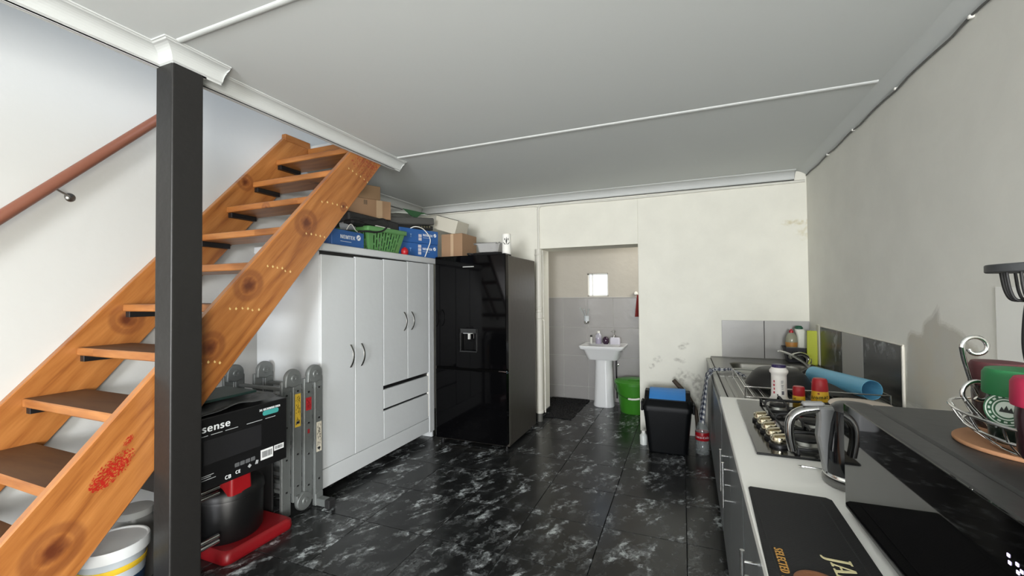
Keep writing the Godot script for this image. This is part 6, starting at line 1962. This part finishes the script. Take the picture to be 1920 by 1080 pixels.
			for j in 16:
				var a := TAU * j / 16
				mb.box(ex * Vector3(cos(a) * 0.022, 0.005, sin(a) * 0.022), Vector3(0.003, 0.0008, 0.0045), 0.0, ex.basis * Basis(Vector3.UP, -a))
			mb.lathe([Vector2(0, 0.0048), Vector2(0.014, 0.0048)], ex, 24)
			part(em, "ring", mb, mat(rgb(196, 208, 196), 0.5))
			mb = MB.new()
			mb.prism(PackedVector2Array([Vector2(-0.009, -0.005), Vector2(-0.006, 0.004), Vector2(-0.003, -0.001), Vector2(0, 0.007), Vector2(0.003, -0.001), Vector2(0.006, 0.004), Vector2(0.009, -0.005)]), 0.0008, Transform3D(Basis(ex.basis.x, -ex.basis.z, ex.basis.y), ex * Vector3(0, 0.005, 0)))
			part(em, "motif", mb, M.print_dark)
	for q in [[0.548, 1.2415, 1.075, 0.012], [0.556, 1.2415, 1.04, 0.011], [0.553, 1.245, 1.105, 0.010]]:
		mb = MB.new()
		mb.lathe([Vector2(0, -1.0), Vector2(0.6, -0.8), Vector2(1.0, 0.0), Vector2(0.7, 0.75), Vector2(0, 1.0)].map(func(p: Vector2) -> Vector2: return p * q[3]), at(q[0], q[1], q[2]), 14)
		solo("nut", ["dark brown nut in the wire basket under the green lidded jar", "reddish brown nut at the near side of the wire basket", "pale round nut in the wire basket by the lower scroll"][int(q[3] == 0.011) + 2 * int(q[3] == 0.010)], "nut", mb, mat([rgb(74, 50, 40), rgb(96, 58, 44), rgb(190, 182, 156)][int(q[3] == 0.011) + 2 * int(q[3] == 0.010)], 0.6), V(q[0], q[1], q[2]), "nuts in the wire basket")
	# black metal stand behind the basket
	t = thing("metal_stand", "black metal stand with a flat plate and a wire cage behind the jars", "stand", V(0.72, 1.2035, 1.27))
	mb = MB.new()
	mb.lathe([Vector2(0, 0), Vector2(0.07, 0), Vector2(0.07, 0.006), Vector2(0.06, 0.01), Vector2(0, 0.012)], at(0.73, 1.2035, 1.30), 30)
	part(t, "foot", mb, M.iron)
	mb = MB.new()
	mb.tube(curve([V(0.745, 1.21, 1.30), V(0.722, 1.27, 1.285), V(0.694, 1.36, 1.27), V(0.688, 1.43, 1.26), V(0.695, 1.50, 1.255), V(0.715, 1.555, 1.25)], 7), 0.0072, 12)
	part(t, "stem", mb, M.iron)
	mb = MB.new()
	mb.lathe([Vector2(0, 0.0), Vector2(0.098, 0.0), Vector2(0.10, 0.002), Vector2(0.10, 0.016), Vector2(0.098, 0.018), Vector2(0.04, 0.022), Vector2(0.03, 0.06), Vector2(0.02, 0.085), Vector2(0, 0.09)], at(0.728, 1.546, 1.25), 40)
	part(t, "plate", mb, mat(rgb(62, 64, 66), 0.55))
	mb = MB.new()
	for k in 7:
		var a := PI + (k - 3) * 0.42
		var dx := cos(a); var dz := sin(a)
		mb.tube(curve([V(0.728 + dx * 0.075, 1.549, 1.25 + dz * 0.075), V(0.728 + dx * 0.070, 1.51, 1.25 + dz * 0.070), V(0.728 + dx * 0.062, 1.488, 1.25 + dz * 0.062), V(0.728 + dx * 0.05, 1.484, 1.25 + dz * 0.05)], 4), 0.003, 7)
	var ring2 := []
	for k in 24:
		var a := TAU * k / 24
		ring2.append(V(0.728 + cos(a) * 0.05, 1.484, 1.25 + sin(a) * 0.05))
	mb.tube(ring2, 0.003, 7, true)
	part(t, "wire_cage", mb, M.iron)

func scroll(c: Vector3, r: float, rising: bool) -> Array:
	# spiral in the plane across the view, from the outside in
	var o := []
	for k in 26:
		var f := k / 25.0
		var a := PI + (-1.0 if true else 1.0) * f * TAU * 0.92
		if not rising: a = PI + 0.3 - f * TAU * 0.85
		var q := r * (1.0 - 0.62 * f * f)
		o.append(c + Vector3(cos(a) * q, sin(a) * q, sin(a * 0.5) * 0.004))
	return o

# ---------------------------------------------------------------- pipes, cables and other fittings
func bits() -> void:
	var wp := mat(rgb(206, 204, 194), 0.45)
	var t := thing("waste_pipe", "white painted waste pipe running up beside the doorway", "pipe", V(-1.607, 0, 4.81))
	var mb := MB.new()
	mb.lathe([Vector2(0.042, 0.10), Vector2(0.042, 2.06), Vector2(0.0, 2.062)], at(-1.607, 0, 4.815), 24)
	part(t, "pipe", mb, wp)
	for q in [[1.23, 1.30], [1.345, 1.365], [0.10, 0.13], [1.99, 2.0]]:
		mb = MB.new()
		mb.lathe([Vector2(0.042, q[0] - 0.004), Vector2(0.0475, q[0]), Vector2(0.0475, q[1]), Vector2(0.042, q[1] + 0.004)], at(-1.607, 0, 4.815), 24)
		part(t, "coupling", mb, wp)
	mb = MB.new()
	mb.lathe([Vector2(0, 0.0), Vector2(0.034, 0.0), Vector2(0.034, 0.095), Vector2(0.042, 0.10)], at(-1.607, 0, 4.815), 20)
	part(t, "shoe", mb, mat(rgb(92, 92, 88), 0.6))
	t = thing("water_pipe", "thin white water pipe strapped along the door jamb", "pipe", V(-1.54, 0, 4.80))
	mb = MB.new()
	mb.tube(curve([V(-1.548, 0.10, 4.846), V(-1.548, 0.5, 4.846), V(-1.553, 1.15, 4.846), V(-1.556, 1.20, 4.846), V(-1.58, 1.225, 4.84)], 5), 0.009, 10)
	part(t, "pipe", mb, wp)
	mb = MB.new()
	mb.tube([V(-1.560, 1.24, 4.846), V(-1.563, 2.05, 4.846)], 0.007, 8)
	part(t, "pipe", mb, wp)
	t = thing("wall_conduit", "white conduit running up from the doorway and along under the cornice", "conduit", V(-1.615, 2.06, 4.84))
	mb = MB.new()
	mb.tube(curve([V(-1.612, 2.055, 4.85), V(-1.614, 2.3, 4.85), V(-1.616, 2.52, 4.85), V(-1.605, 2.575, 4.85), V(-1.56, 2.594, 4.85), V(-1.3, 2.596, 4.855), V(-0.6, 2.588, 4.857), V(0.2, 2.596, 4.857), V(1.12, 2.60, 4.857)], 8), 0.0135, 10)
	part(t, "conduit", mb, mat(rgb(214, 213, 204), 0.5))
	t = thing("left_cable", "pale cable along the top of the back wall above the fridge", "cable", V(-2.4, 2.58, 4.85))
	mb = MB.new()
	mb.tube(curve([V(-3.2, 2.602, 4.857), V(-2.6, 2.598, 4.857), V(-2.0, 2.600, 4.857), V(-1.65, 2.592, 4.857), V(-1.632, 2.55, 4.855)], 6), 0.006, 8)
	part(t, "cable", mb, wp)
	# dark cable clipped where the right wall meets the ceiling
	t = thing("ceiling_cable", "dark grey cable clipped along the top of the right wall", "cable", V(1.12, 2.64, 3.0))
	mb = MB.new()
	var cp := []
	for k in 30:
		var d := lerpf(4.83, 1.0, k / 29.0)
		cp.append(V(XR - 0.009, 2.646 + 0.005 * sin(k * 1.7) + 0.003 * sin(k * 3.1), d))
	mb.tube(curve(cp, 2), 0.0052, 8)
	part(t, "cable", mb, mat(rgb(92, 92, 90), 0.5))
	for d in [4.18, 3.62, 2.98, 2.32, 1.6]:
		mb = MB.new()
		mb.bx(V(XR - 0.020, 2.640, d - 0.007), V(XR, 2.655, d + 0.007), 0.003)
		part(t, "clip", mb, M.white_plastic, "white cable clip")
	# white panel added in place of a glow of light on the right wall
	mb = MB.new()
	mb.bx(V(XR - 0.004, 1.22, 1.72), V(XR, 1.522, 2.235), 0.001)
	solo("wall_glow_panel", "white panel added as a painted glow on the right wall behind the metal stand", "sheet", mb, mat(rgb(240, 240, 236), 0.25), V(XR, 1.37, 1.98))
